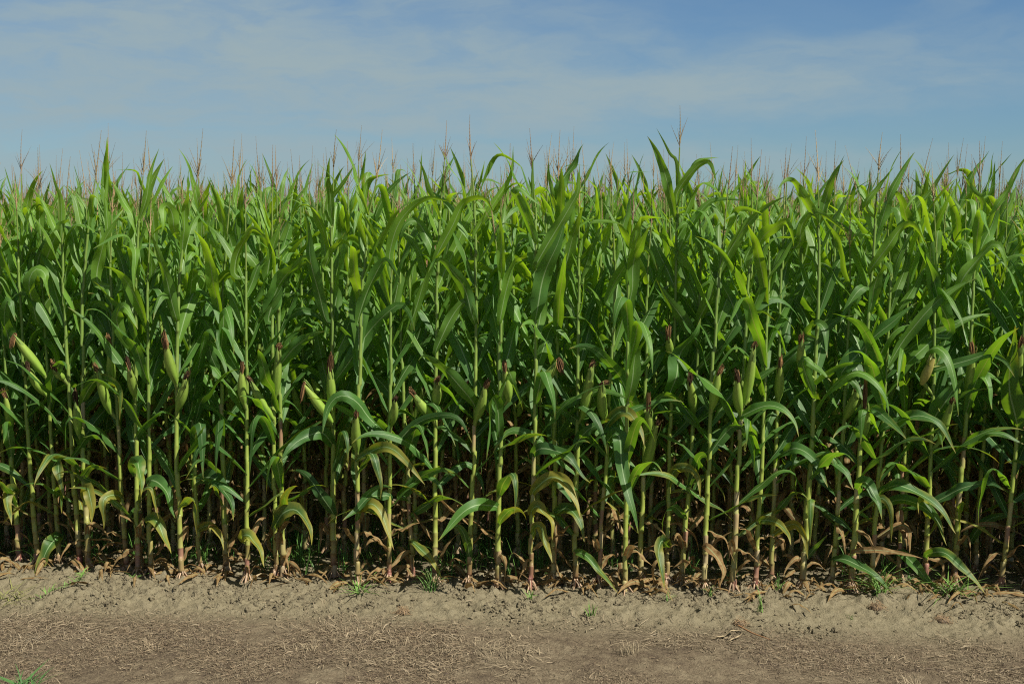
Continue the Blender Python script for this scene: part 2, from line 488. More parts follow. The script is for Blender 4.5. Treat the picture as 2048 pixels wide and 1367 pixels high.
# traced blades: attach ... tip in photo pixels, width in pixels, yellow, dry, how far the tip comes forward (m)
LV = [
 ([(106,934),(116,924),(121,955),(126,995)],25,.40,0,.25), ([(30,982),(18,980),(16,1010),(22,1050)],22,.45,0,.25),
 ([(168,990),(178,978),(182,1010),(186,1048)],24,.55,0,.25), ([(240,992),(222,990),(207,1004),(208,1058)],20,.55,0,.2),
 ([(268,940),(275,922),(280,950),(282,992)],27,.3,0,.28), ([(297,1036),(312,1042),(328,1070),(341,1108)],25,.45,0,.25),
 ([(118,1070),(102,1088),(80,1130),(62,1166)],28,.4,0,.25), ([(410,955),(435,960),(455,995),(468,1040)],28,.12,0,.25),
 ([(302,960),(322,968),(338,1000),(352,1038)],24,.1,0,.2), ([(398,1058),(420,1050),(438,1070),(448,1100)],18,.55,.05,.2),
 ([(484,1074),(500,1070),(516,1095),(530,1132)],20,.55,.1,.25), ([(664,1022),(640,985),(605,945),(578,938)],26,.05,0,.1),
 ([(550,1050),(580,1018),(606,1028),(622,1090)],27,.42,0,.3), ([(716,1035),(732,990),(762,972),(788,976)],16,.2,0,.15),
 ([(718,1020),(745,1008),(770,1040),(788,1100)],22,.62,.2,.25), ([(775,990),(740,995),(710,1020),(685,1042)],22,.12,0,.2),
 ([(992,1012),(950,1012),(905,1042),(876,1082)],28,.15,0,.3), ([(824,1082),(840,1098),(864,1120),(884,1158)],19,.52,.1,.25),
 ([(938,1108),(928,1066),(912,1052),(896,1062)],20,.3,0,.15), ([(800,988),(845,952),(882,938),(905,950)],26,.12,0,.2),
 ([(714,918),(755,896),(785,898),(815,925),(850,968)],24,.52,0,.3), ([(780,900),(830,850),(880,830),(918,838),(944,886)],20,.12,0,.25),
 ([(662,884),(640,864),(595,882),(560,926)],30,.08,0,.25), ([(670,762),(700,720),(745,655),(790,612),(812,616),(828,662)],32,.0,0,.15),
 ([(560,730),(590,695),(625,668),(650,662)],32,.05,0,.15), ([(950,812),(932,785),(905,755),(875,730),(848,710),(834,720)],28,.05,0,.2),
 ([(872,700),(900,640),(928,604),(946,612),(958,648)],24,.1,0,.1), ([(1286,838),(1258,795),(1232,745),(1205,708),(1170,692),(1140,698)],32,.05,0,.25),
 ([(1108,826),(1145,802),(1195,782),(1235,788),(1266,804)],20,.15,0,.25), ([(1066,908),(1085,896),(1118,902),(1150,932),(1182,964)],25,.22,0,.28),
 ([(1216,880),(1236,870),(1245,930),(1258,1000),(1279,1066)],32,.1,0,.3), ([(1214,850),(1238,824),(1262,828),(1280,862),(1288,892)],24,.5,0,.25),
 ([(1152,892),(1172,862),(1196,848),(1216,842)],24,.1,0,.15), ([(1068,980),(1102,953),(1130,966),(1150,1002),(1162,1036)],26,.6,.22,.28),
 ([(1064,1022),(1078,1012),(1098,1040),(1108,1078)],20,.6,.1,.22), ([(1112,1024),(1138,1016),(1158,1042),(1170,1082)],22,.35,0,.22),
 ([(1066,1066),(1080,1054),(1094,1092),(1104,1126)],20,.5,.1,.2), ([(1152,1104),(1174,1113),(1202,1144),(1236,1186)],18,.38,.12,.25),
 ([(1334,1090),(1322,1082),(1319,1120),(1330,1178)],22,.42,0,.25), ([(1338,965),(1352,938),(1378,935),(1396,956),(1401,994)],22,.48,0,.25),
 ([(1412,1092),(1432,1110),(1446,1140),(1440,1176)],17,.5,.85,.2), ([(1393,842),(1450,800),(1510,760),(1568,726)],28,.05,0,.1),
 ([(1393,930),(1430,882),(1470,836)],32,.0,0,.1), ([(1398,692),(1364,636),(1335,594),(1312,560)],27,.05,0,.1),
 ([(1340,790),(1356,732),(1384,672),(1402,636)],36,.0,0,.1), ([(1402,732),(1445,690),(1486,645),(1522,622),(1552,640)],20,.1,0,.15),
 ([(1556,740),(1622,682),(1668,642),(1706,632)],33,.0,0,.12), ([(1614,668),(1634,648),(1650,666),(1656,714)],19,.1,0,.25),
 ([(1684,744),(1740,680),(1790,644),(1834,604)],34,.0,0,.12), ([(1795,720),(1830,690),(1860,666),(1892,650)],20,.1,0,.1),
 ([(1482,832),(1530,812),(1566,820),(1590,846),(1599,872)],20,.22,0,.25), ([(1626,790),(1605,720),(1640,740),(1662,764)],24,.1,0,.2),
 ([(1682,772),(1694,756),(1714,772),(1729,808)],20,.2,0,.22), ([(1722,832),(1745,818),(1782,844),(1814,880)],22,.25,0,.25),
 ([(1764,858),(1812,838),(1846,832),(1884,852),(1912,906)],24,.25,0,.28), ([(1866,842),(1892,800),(1928,754)],42,.0,0,.12),
 ([(1864,742),(1930,722),(1980,708),(2010,722),(2029,754)],21,.15,0,.25), ([(1926,896),(1958,872),(2000,867),(2052,888)],22,.2,0,.25),
 ([(1940,770),(1962,750),(1976,770),(1985,820)],20,.15,0,.25), ([(1556,912),(1590,897),(1622,912),(1642,940),(1656,974)],25,.2,0,.28),
 ([(1624,920),(1660,922),(1690,945),(1709,976)],23,.2,0,.28), ([(1716,978),(1730,964),(1750,990),(1764,1038)],25,.15,0,.28),
 ([(1760,984),(1795,972),(1842,986),(1882,1022),(1913,1066)],23,.34,0,.3), ([(1766,1012),(1800,998),(1846,1014),(1876,1046),(1893,1090)],20,.28,0,.28),
 ([(1868,1004),(1930,975),(1980,965),(2012,982)],23,.15,0,.2), ([(1944,1078),(1970,1042),(2004,1030),(2052,1036)],20,.2,0,.2),
 ([(1522,1040),(1555,1045),(1574,1066),(1582,1090)],19,.45,.05,.25), ([(1556,1062),(1588,1048),(1608,1070),(1616,1118)],20,.62,.25,.25),
 ([(1616,1112),(1640,1084),(1656,1068)],12,.2,0,.1), ([(1668,1118),(1700,1122),(1736,1140),(1790,1188)],18,.25,.05,.25),
 ([(1708,1102),(1760,1100),(1802,1105),(1846,1118)],14,.5,.95,.2), ([(1800,1104),(1832,1132),(1856,1160),(1882,1182)],24,.2,0,.3),
 ([(1854,1108),(1888,1104),(1922,1132),(1972,1188)],21,.4,.18,.3),
 # crown of the canopy
 ([(1116,392),(1132,348),(1152,320),(1168,288)],19,.0,0,.0), ([(1072,530),(1112,460),(1140,412),(1157,380),(1160,331)],25,.0,0,.1),
 ([(1072,632),(1090,545),(1116,485),(1131,438)],38,.0,0,.15), ([(1071,480),(1050,430),(1034,395),(1026,382),(1040,378),(1061,397),(1083,414)],20,.0,0,.15),
 ([(1066,420),(1065,382),(1065,345),(1066,308)],8,.0,0,.0), ([(1115,434),(1106,396),(1097,348),(1098,320)],11,.0,0,.0),
 ([(1354,328),(1340,308),(1327,282),(1313,256)],9,.0,0,.05), ([(1354,388),(1378,350),(1402,327),(1420,326),(1434,368)],17,.0,0,.1),
 ([(1352,514),(1382,450),(1416,406),(1450,398),(1496,402)],16,.05,0,.1), ([(1626,424),(1602,384),(1586,361),(1570,361),(1554,380)],20,.0,0,.1),
 ([(1598,490),(1603,453),(1628,421),(1660,438),(1698,470)],17,.0,0,.15), ([(1826,426),(1861,381),(1888,340),(1909,309)],13,.0,0,.05),
 ([(1818,452),(1806,415),(1793,385),(1776,390)],22,.0,0,.1), ([(1731,410),(1758,371),(1789,333)],12,.0,0,.05),
 ([(1970,462),(1991,419),(2018,376),(2042,336)],13,.0,0,.05), ([(1967,410),(1943,374),(1922,343)],12,.0,0,.05),
 ([(1498,527),(1529,473),(1553,450),(1574,443),(1585,494)],22,.0,0,.15), ([(1396,643),(1430,569),(1464,508),(1490,476)],26,.0,0,.1),
 ([(1741,540),(1772,497),(1803,456),(1827,451),(1855,488)],22,.0,0,.15), ([(1902,600),(1936,542),(1974,497),(1998,492),(2016,544)],24,.0,0,.15),
 ([(1900,660),(1868,569),(1850,515),(1836,472)],26,.0,0,.1), ([(2034,848),(2022,790),(2020,720),(2032,650)],42,.2,0,.12),
 ([(122,402),(112,372),(99,326)],12,.0,0,.05), ([(212,410),(214,375),(219,303)],11,.0,0,.0), ([(292,400),(301,347),(318,296)],12,.0,0,.0),
 ([(88,532),(106,482),(124,450),(136,442)],30,.0,0,.15), ([(196,562),(205,490),(222,456),(240,434)],26,.0,0,.1),
 ([(352,634),(332,560),(318,505),(300,464)],24,.0,0,.1), ([(441,517),(424,473),(414,422)],16,.0,0,.05),
 ([(535,554),(545,500),(562,436)],22,.0,0,.1), ([(470,545),(485,484),(506,456),(534,482)],18,.0,0,.15),
 ([(537,634),(565,560),(606,514),(622,530)],34,.0,0,.15), ([(650,636),(632,560),(618,500),(609,408)],26,.0,0,.1),
 ([(655,412),(682,372),(712,325)],13,.0,0,.05), ([(650,530),(672,490),(690,465)],15,.0,0,.1),
 ([(352,470),(345,430),(330,414),(322,470)],22,.0,0,.15), ([(72,640),(62,585),(70,540),(95,548),(98,600)],26,.05,0,.2),
 ([(255,690),(232,640),(248,612),(275,660)],26,.05,0,.2), ([(780,500),(800,440),(850,400),(902,404)],22,.0,0,.15),
 ([(870,520),(905,450),(930,405),(968,398),(990,430)],20,.0,0,.15), ([(948,470),(985,410),(1022,350),(1026,292)],14,.0,0,.05),
 ([(876,430),(856,372),(838,318)],12,.0,0,.05), ([(1215,600),(1250,530),(1290,498),(1315,540)],22,.0,0,.15),
 ([(1288,560),(1260,500),(1240,450),(1225,440)],24,.0,0,.1), ([(1210,498),(1225,440),(1245,396)],12,.0,0,.05),
 ([(716,640),(745,560),(772,520),(800,560)],24,.0,0,.2), ([(1000,640),(1016,570),(1030,520),(1052,515)],22,.0,0,.15),
 ([(948,640),(920,560),(880,520),(858,545)],26,.0,0,.15), ([(445,760),(420,700),(432,660),(445,730)],20,.1,0,.2),
 ([(166,800),(195,760),(238,775),(240,840)],22,.3,0,.25), ([(22,720),(10,650),(18,600),(32,640)],26,.0,0,.2),
]
# ears: husk base, husk tip, silk end (photo pixels), silk darkness
EARS = [((88,748),(28,672),(21,690)),((92,788),(57,742),(52,722)),((126,756),(110,740),(103,720)),((22,858),(10,792),(5,778)),
 ((219,824),(195,742),(187,728)),((270,792),(258,735),(253,712)),((352,764),(332,690),(328,664)),((354,818),(372,755),(377,742)),
 ((220,772),(220,696),(216,668)),((487,806),(483,742),(485,722)),((546,836),(503,764),(494,752)),((548,798),(556,696),(562,688)),
 ((664,842),(608,770),(602,796)),((660,810),(658,738),(662,704)),((156,868),(152,802),(150,780)),((714,900),(713,832),(712,820)),
 ((868,838),(828,790),(820,778)),((952,838),(970,772),(976,758)),((870,812),(873,762),(880,752)),((780,850),(790,800),(792,790)),
 ((1078,778),(1118,722),(1124,742)),((1166,834),(1182,732),(1188,722)),((1208,838),(1204,768),(1216,762)),((1293,874),(1297,818),(1299,786)),
 ((1340,706),(1337,674),(1338,652)),((1386,828),(1380,762),(1382,742)),((1424,814),(1437,746),(1444,730)),((1490,804),(1507,694),(1511,684)),
 ((1480,824),(1475,758),(1472,738)),((1728,872),(1730,804),(1732,758)),((1936,804),(1945,704),(1943,684)),((1600,742),(1602,684),(1605,668)),
 ((1690,834),(1714,780),(1718,770)),((1290,940),(1314,848),(1317,840)),((1882,884),(1904,804),(1906,794)),((1020,800),(1010,740),(1008,720)),
 ((1556,800),(1560,730),(1562,712)),((2028,760),(2040,690),(2044,672))]

ROW_U = np.array([1.0, -0.085, 0]); ROW_U /= np.linalg.norm(ROW_U)
ROW_N = np.array([0.085, 1.0, 0]); ROW_N /= np.linalg.norm(ROW_N)
ROW_C = ground_pt(1024, 1168)
ROW_GAP = 0.75

# ------------------------------------------------------------------ parts of a maize plant
def stalk_geo(g, P, r0, r1, rg, purple, mi=0):
    """jointed stalk along P: node swellings, leaf sheaths, purple or tan foot"""
    L = np.linalg.norm(P[-1] - P[0])
    nz, z = [], 0.0
    hs = [0.0]
    while z < L:
        fr = z / L
        z += (0.07 + 0.12 * min(1, fr * 3.0)) * rg.uniform(.88, 1.12)
        hs.append(min(z, L))
    pts, rad, col = [], [], []
    s = np.linspace(0, L, len(P))
    foot = np.array([[.16, .035, .045], [.24, .16, .07], [.13, .05, .03]][rg.integers(3)])
    def c(h):
        f = h / L
        lo, mid, up = np.array([.34, .29, .115]), np.array([.27, .33, .058]), np.array([.15, .235, .045])
        k = mid + (up - mid) * np.clip((f - .3) / .4, 0, 1)
        k = lo + (k - lo) * np.clip(f / .16, 0, 1)
        return k
    for i in range(len(hs) - 1):
        a, b = hs[i], hs[i + 1]
        zz = rg.normal(0, .003, 3) * np.array([1, 1, 0])
        dry_ = None
        if rg.random() < np.interp(a / L, [0, .12, .35, .5], [.50, .30, .10, .01]):
            dry_ = np.array([[.40, .31, .175], [.35, .24, .13], [.36, .31, .13], [.29, .14, .10]][rg.integers(4)])
        for t, k, dark in ((0, 1.16, 1), (.05, 1.04, .25), (.4, 1.0, 0), (.75, 1.03, 0), (.95, 1.10, .15)):
            h = a + (b - a) * t
            p = np.array([np.interp(h, s, P[:, q]) for q in range(3)]) + zz
            rr = r0 + (r1 - r0) * (h / L) ** .8
            cc = c(h)
            low = np.clip(1.25 - h / (0.10 + .16 * purple), 0, 1) * .9
            joint = purple * np.clip(1.2 - h / (L * .3), 0, 1) * (.75 if t in (.75, .95) else .12)
            cc = cc + (foot - cc) * max(low, joint)
            if dry_ is not None:
                cc = cc + (dry_ - cc) * (.85 if t > .3 else .35)
            if dark == 1:
                cc = cc * .75 + np.array([.12, .09, .03]) * .25
            pts.append(p); rad.append(rr * k); col.append(cc)
    tube(g, pts, rad, np.array(col), 8, mi)
    return np.array(hs)

def root_geo(g, base, rg, mi=0):
    for k in range(rg.integers(7, 12)):
        a = rg.uniform(0, 6.28)
        d = np.array([math.cos(a), math.sin(a), 0])
        h = rg.uniform(.02, .065)
        tube(g, [base + d * .012 + [0, 0, h], base + d * .028 + [0, 0, h * .7], base + d * rg.uniform(.04, .07) + [0, 0, -.01]],
             [.0065, .0058, .004], np.array([.36, .24, .14]) * rg.uniform(.6, 1.2), 5, mi)

def tassel_geo(g, p0, tip, rg, mi=0, ped=None, thick=1.0):
    axis = tip - p0
    L = np.linalg.norm(axis)
    base_col = np.array([[.34, .235, .12], [.27, .19, .115], [.37, .27, .14], [.24, .18, .09]][rg.integers(4)])
    if ped is not None:
        tube(g, [ped, (ped + p0) / 2, p0], [.006, .0048, .004], np.array([.16, .22, .05]), 6, mi)
    n = 26
    t = np.linspace(0, 1, n)
    bend = np.outer(t**2, rg.normal(0, .012, 3))
    tube(g, p0 + np.outer(t, axis) + bend, thick * (.0024 + .0025 * (np.arange(n) % 2)) * np.clip(1.15 - t, .25, 1) * np.clip(t * 8, .5, 1), base_col, 5, mi)
    ax = axis / L
    side = norm(np.cross(ax, [0.3, 1, 0.2])); oth = np.cross(ax, side)
    for k in range(rg.integers(3, 7)):
        a = rg.uniform(0, 6.28)
        d = side * math.cos(a) + oth * math.sin(a)
        q = p0 + axis * rg.uniform(.0, .20)
        ln = L * rg.uniform(.32, .66)
        el_ = rg.uniform(.12, .62)
        m = 14
        tt = np.linspace(0, 1, m)
        B = q + np.outer(tt * ln * math.cos(el_), ax) + np.outer(tt * ln * math.sin(el_), d) - np.outer(tt**2 * ln * rg.uniform(0, .22), [0, 0, 1])
        tube(g, B, thick * (.0011 + .0014 * (np.arange(m) % 2)) * np.clip(1.2 - tt, .3, 1), base_col * rg.uniform(.75, 1.15), 4, mi)

def ear_geo(g, b, t, w, rg, mi=0, ragged=False):
    """husked ear from b to t, w its greatest width"""
    n, sides = 18, 14
    s = np.linspace(0, 1, n)
    axis = t - b
    L = np.linalg.norm(axis)
    P = b + np.outer(s, axis)
    bow = norm(np.cross(axis, [0.2, 1, 0.1]))
    P = P + np.outer(np.sin(s * np.pi) * L * rg.uniform(-.04, .04), bow)
    prof = np.interp(s, [0, .07, .2, .38, .55, .75, .92, 1], [.42, .58, .86, 1, .97, .78, .48, .28])
    T = norm(np.gradient(P, axis=0))
    A = norm(np.cross(T, [0, 1, .1])); B = np.cross(A, T)
    ang = np.linspace(0, 2 * np.pi, sides, endpoint=False)
    rid = 1 + .05 * np.sin(ang * 5 + rg.uniform(0, 6))[None, :] + .03 * np.sin(ang[None, :] * 2 + s[:, None] * 5)
    rr = (.5 * w * prof)[:, None] * rid
    V = P[:, None] + rr[..., None] * (np.cos(ang)[None, :, None] * A[:, None] + np.sin(ang)[None, :, None] * B[:, None])
    base, tipc = np.array([.20, .325, .042]), np.array([.235, .30, .058])
    col = base + (tipc - base) * (s[:, None] ** 2)
    col = np.repeat(col[:, None], sides, 1) * (1 + .16 * np.sin(ang * 5 + 1.2))[None, :, None]
    if ragged:
        col = col * .3 + np.array([.42, .32, .10]) * .7
    tone = np.concatenate([col, np.ones((n, sides, 1))], -1).reshape(-1, 4)
    g.add(V.reshape(-1, 3), grid_faces(n, sides, True), np.zeros(2), tone, mi)
    # loose husk blades ending beside the silk
    for k in range(3 if not ragged else 8):
        a = rg.uniform(0, 6.28)
        d = A[8] * math.cos(a) + B[8] * math.sin(a)
        q = P[12] + d * w * .30
        e = t + d * w * rg.uniform(.15, .5 if not ragged else 1.6) + axis / L * rg.uniform(.0, .035)
        W = w * rg.uniform(.22, .35)
        m = spline([q, (q + e) / 2 + d * .006, e], 6)
        sd_ = norm(np.cross(axis, d))
        for i in range(1):
            hw = W * .5 * np.array([1, 1, .9, .7, .4, .05])
            VV = np.stack([m - sd_ * hw[:, None], m + d * .003, m + sd_ * hw[:, None]], 1).reshape(-1, 3)
            cc = (np.array([.18, .27, .06]) if not ragged else np.array([.30, .32, .10])) * rg.uniform(.8, 1.2)
            g.add(VV, grid_faces(6, 3), np.zeros(2), [*cc, 1], mi)

def silk_geo(g, t, e, rg, w=.018, mi=0):
    """a matted tuft of dry silk from the husk tip t to e, thin strands hanging off it"""
    ax = e - t
    L = max(np.linalg.norm(ax), .03)
    c0 = np.array([[.10, .055, .026], [.15, .085, .038], [.06, .036, .020]][rg.integers(3)])
    for k in range(60):
        o = rg.normal(0, w * .30, 3)
        o2 = o * rg.uniform(.5, 1.25)
        ln = rg.uniform(.55, 1.15)
        q = [t - ax * .25 + o * .55, t + ax * .45 * ln + o, t + ax * ln + o2 + [0, 0, -rg.uniform(0, .25) * L]]
        pal = c0 * rg.uniform(.6, 1.3) + (np.array([.22, .13, .05]) if rg.random() < .15 else 0)
        tube(g, spline(q, 6), np.array([.0022, .0024, .0024, .0022, .0018, .0010]) * 1.25, pal, 4, mi)

def random_blade(rg, base, az_, f, scale=1.0, dry=None, yellow=None, n=17):
    """centre line, side vectors, width, yellow, dry of a naturally hanging blade at relative height f on the plant"""
    L = np.interp(f, [0, .12, .3, .5, .7, .88, 1], [.38, .54, .72, .82, .78, .64, .50]) * rg.uniform(.82, 1.15) * scale
    th0 = np.interp(f, [0, .3, .6, 1], [56, 40, 27, 17]) * rg.uniform(.75, 1.25)
    bend = np.interp(f, [0, .3, .6, .85, 1], [92, 92, 74, 52, 30]) * rg.uniform(.35, 1.25)
    s = np.linspace(0, 1, n)
    th = th0 + bend * s**rg.uniform(1.5, 2.8)
    if rg.random() < np.interp(f, [0, .4, .8, 1], [.2, .40, .48, .38]):
        k = rg.uniform(.4, .72)
        th = th + rg.uniform(55, 110) / (1 + np.exp(-(s - k) * 26))
    th = np.radians(np.clip(th, 2, 176))
    az = az_ + np.cumsum(rg.normal(0, .035, n)) + rg.normal(0, .25) * s
    step = L / (n - 1)
    d = np.stack([np.sin(th) * np.cos(az), np.sin(th) * np.sin(az), np.cos(th)], -1)
    P = base + np.vstack([[0, 0, 0], np.cumsum(d[:-1] * step, axis=0)])
    H = np.stack([-np.sin(az), np.cos(az), np.zeros(n)], -1)
    tw = rg.normal(0, .75) * s + rg.normal(0, .35) + np.sin(s * rg.uniform(3, 8) + rg.uniform(0, 6)) * .28
    Nn = np.cross(H, d)
    S = H * np.cos(tw)[:, None] + Nn * np.sin(tw)[:, None]
    W = np.interp(f, [0, .2, .5, .8, 1], [.048, .070, .092, .082, .056]) * rg.uniform(.85, 1.12) * scale
    y = yellow if yellow is not None else np.interp(f, [0, .15, .3, .45, 1], [.6, .42, .16, .02, 0]) * rg.uniform(.4, 1.3)
    dd = dry if dry is not None else (rg.uniform(.1, .9) if f < .1 else (rg.uniform(0, .25) if f < .2 else 0))
    return P, S, W, y, dd

def shoulder(row):  # how much of the foot of a plant is withered, rows inside are drier
    return .36 if row else .10

# ------------------------------------------------------------------ prototypes of plants in the rows behind
GROUP = 'corn plants in the field'
def make_proto(k, separate):
    rg = np.random.default_rng(100 + k)
    root = bpy.data.objects.new('corn_plant', None)
    root.empty_display_size = .1
    H = rg.uniform(2.62, 3.0)
    zl = H - rg.uniform(.55, .72)
    zt = H - rg.uniform(.26, .36)
    lean = rg.normal(0, .035, 2)
    t = np.linspace(0, 1, 12)
    P = np.stack([lean[0] * t**1.3, lean[1] * t**1.3, t * zl], -1)
    G = {k_: Geo() for k_ in ('stalk', 'tassel', 'foliage')}
    stalk_geo(G['stalk'], P, .0185, .0085, rg, rg.uniform(0, 1))
    root_geo(G['stalk'], P[0], rg)
    p0 = np.array([lean[0] * 1.12, lean[1] * 1.12, zt])
    tassel_geo(G['tassel'], p0, p0 + np.array([rg.normal(0, .03), rg.normal(0, .03), H - zt]), rg, ped=P[-1])
    blades = []
    az0 = rg.uniform(0, 6.28)
    nl = 18
    for i in range(nl):
        f = i / (nl - 1)
        z = zl * (.05 + .95 * f ** .92)
        b = np.array([np.interp(z, P[:, 2], P[:, 0]), np.interp(z, P[:, 2], P[:, 1]), z])
        az_ = az0 + math.pi * (i % 2) + rg.normal(0, .35)
        if f < (.19 if separate else .28):
            dry, yel = rg.uniform(.75, 1.0), .5
            Pb, S, W, y, d = random_blade(rg, b, az_, f, .95, dry, yel)
            Pb = b + (Pb - b) * [.55, .55, 1]
            Pb[:, 2] -= np.linspace(0, 1, len(Pb)) ** 1.4 * .18
        else:
            Pb, S, W, y, d = random_blade(rg, b, az_, f)
        blades.append((Pb, S, W, y, d))
        for _ in range(rg.integers(1, 3) if .04 < f < .42 else 0):
            z2 = b + [0, 0, rg.uniform(-.04, .08)]
            Pb, S, W, y, d = random_blade(rg, z2, az_ + rg.uniform(1, 5), .2, .9, rg.uniform(.85, 1.1), .4)
            Pb = z2 + (Pb - z2) * [.35, .35, .6]
            Pb[:, 2] -= np.linspace(0, 1, len(Pb)) ** 1.3 * .25
            Pb[:, 2] = np.maximum(Pb[:, 2], .01)
            blades.append((Pb, S, W * .95, y, d))
    ears = []
    for e in range(1 + (rg.random() < .25)):
        z = rg.uniform(.95, 1.25) - e * .14
        a = az0 + math.pi * e + rg.normal(0, .3)
        dirv = np.array([math.cos(a), math.sin(a), 0])
        b = np.array([np.interp(z, P[:, 2], P[:, 0]), np.interp(z, P[:, 2], P[:, 1]), z]) + dirv * .02
        an = rg.uniform(.15, .6)
        tp = b + .24 * (dirv * math.sin(an) + np.array([0, 0, math.cos(an)]))
        ears.append((b, tp, tp + dirv * .02 + np.array([0, 0, rg.uniform(-.03, .05)])))
    return dict(G=G, blades=blades, ears=ears, rg=rg, H=H)

def proto_objects(k, separate):
    """the plant as an Empty with child parts, not linked yet"""
    pr = make_proto(k, separate)
    rg = pr['rg']
    parts = [('stalk', pr['G']['stalk'].mesh('stalk', M_STALK), None), ('tassel', pr['G']['tassel'].mesh('tassel', M_TASSEL), None)]
    if separate:
        for b in pr['blades']:
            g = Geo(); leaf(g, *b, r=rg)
            parts.append(('leaf', g.mesh('leaf', M_LEAF), None))
    else:
        g = Geo()
        for b in pr['blades']:
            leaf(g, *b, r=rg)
        parts.append(('foliage', g.mesh('foliage', M_LEAF), None))
    for b, tp, e in pr['ears']:
        g = Geo(); ear_geo(g, b, tp, .056, rg)
        s = Geo(); silk_geo(s, tp, e, rg)
        parts.append(('ear', g.mesh('ear', M_HUSK), s.mesh('silk', M_SILK)))
    return parts

def place(parts, loc, rz, scl, label, tilt=(0, 0)):
    r = bpy.data.objects.new('corn_plant', None)
    r.empty_display_size = .1
    C.objects.link(r)
    r.location = loc
    r.rotation_euler = (tilt[0], tilt[1], rz)
    r.scale = (scl, scl, scl)
    tag(r, label, 'corn plant', GROUP)
    for nm, me, sub in parts:
        o = obj(nm, me, r)
        if sub is not None:
            obj('silk', sub, o)
    return r

# ------------------------------------------------------------------ the front row, plant by plant
ORD = ('first second third fourth fifth sixth seventh eighth ninth tenth eleventh twelfth thirteenth fourteenth fifteenth sixteenth '
       'seventeenth eighteenth nineteenth').split()
TENS = {20: 'twent', 30: 'thirt', 40: 'fort', 50: 'fift', 60: 'sixt'}
def ordinal(n):
    if n < 20:
        return ORD[n - 1]
    t, u = n // 10 * 10, n % 10
    return TENS[t] + 'ieth' if u == 0 else TENS[t] + 'y-' + ORD[u - 1]

class Front:
    pass
fr = []
for i, (bx, by, x9, tx, ty) in enumerate(FRONT):
    q = Front()
    q.rg = np.random.default_rng(500 + i)
    rg = q.rg
    q.base = ground_pt(bx, by)
    Y = q.base[1]
    slope = (x9 - bx) / (by - 900.0)
    ty_ = ty if tx is not None else rg.uniform(318, 400)
    q.tall = tx is not None and ty < 270
    # stalk extrapolates its lean, then eases towards the tassel
    q.lean = slope
    ytop = ty_ + rg.uniform(165, 210)
    x6 = x9 + slope * 300 * .75
    xt = x6 + slope * (600 - ytop) * .45
    if tx is None:
        tx = xt + (xt - x6) * .6 + rg.normal(0, 10)
    else:
        xt = xt + (tx - xt) * .45
        x6 = x6 + (tx - x6) * .2
    ctrl = [(bx, by), ((bx + x9) / 2, (by + 900) / 2), (x9, 900), (x6, 600), (xt, ytop)]
    q.P = spline([at(x, y, Y) if y < by - 1 else q.base for x, y in ctrl], 40)
    q.P[0] = q.base
    q.px = np.array([proj(p) for p in q.P])
    q.ped = q.P[-1]
    q.tas0 = at(xt + (tx - xt) * .55, ty_ + rg.uniform(82, 105), Y)
    q.tip = at(tx, ty_, Y + rg.normal(0, .02))
    q.ears, q.leaves = [], []
    fr.append(q)

def nearest_front(px, py):
    best, bd = None, 1e9
    for q in fr:
        x = np.interp(-py, -q.px[:, 1], q.px[:, 0])
        d = abs(x - px) + .35 * max(0, q.px[-1, 1] - 15 - py)
        if d < bd:
            best, bd = q, d
    return best

for b, t, e in EARS:
    q = nearest_front(*b)
    q.ears.append((b, t, e))
for L in LV:
    q = nearest_front(*L[0][0])
    q.leaves.append(L)

def stalk_at(q, py):
    i = -np.interp(-py, -q.px[:, 1], -np.arange(len(q.px)))
    return np.array([np.interp(i, np.arange(len(q.P)), q.P[:, k]) for k in range(3)])

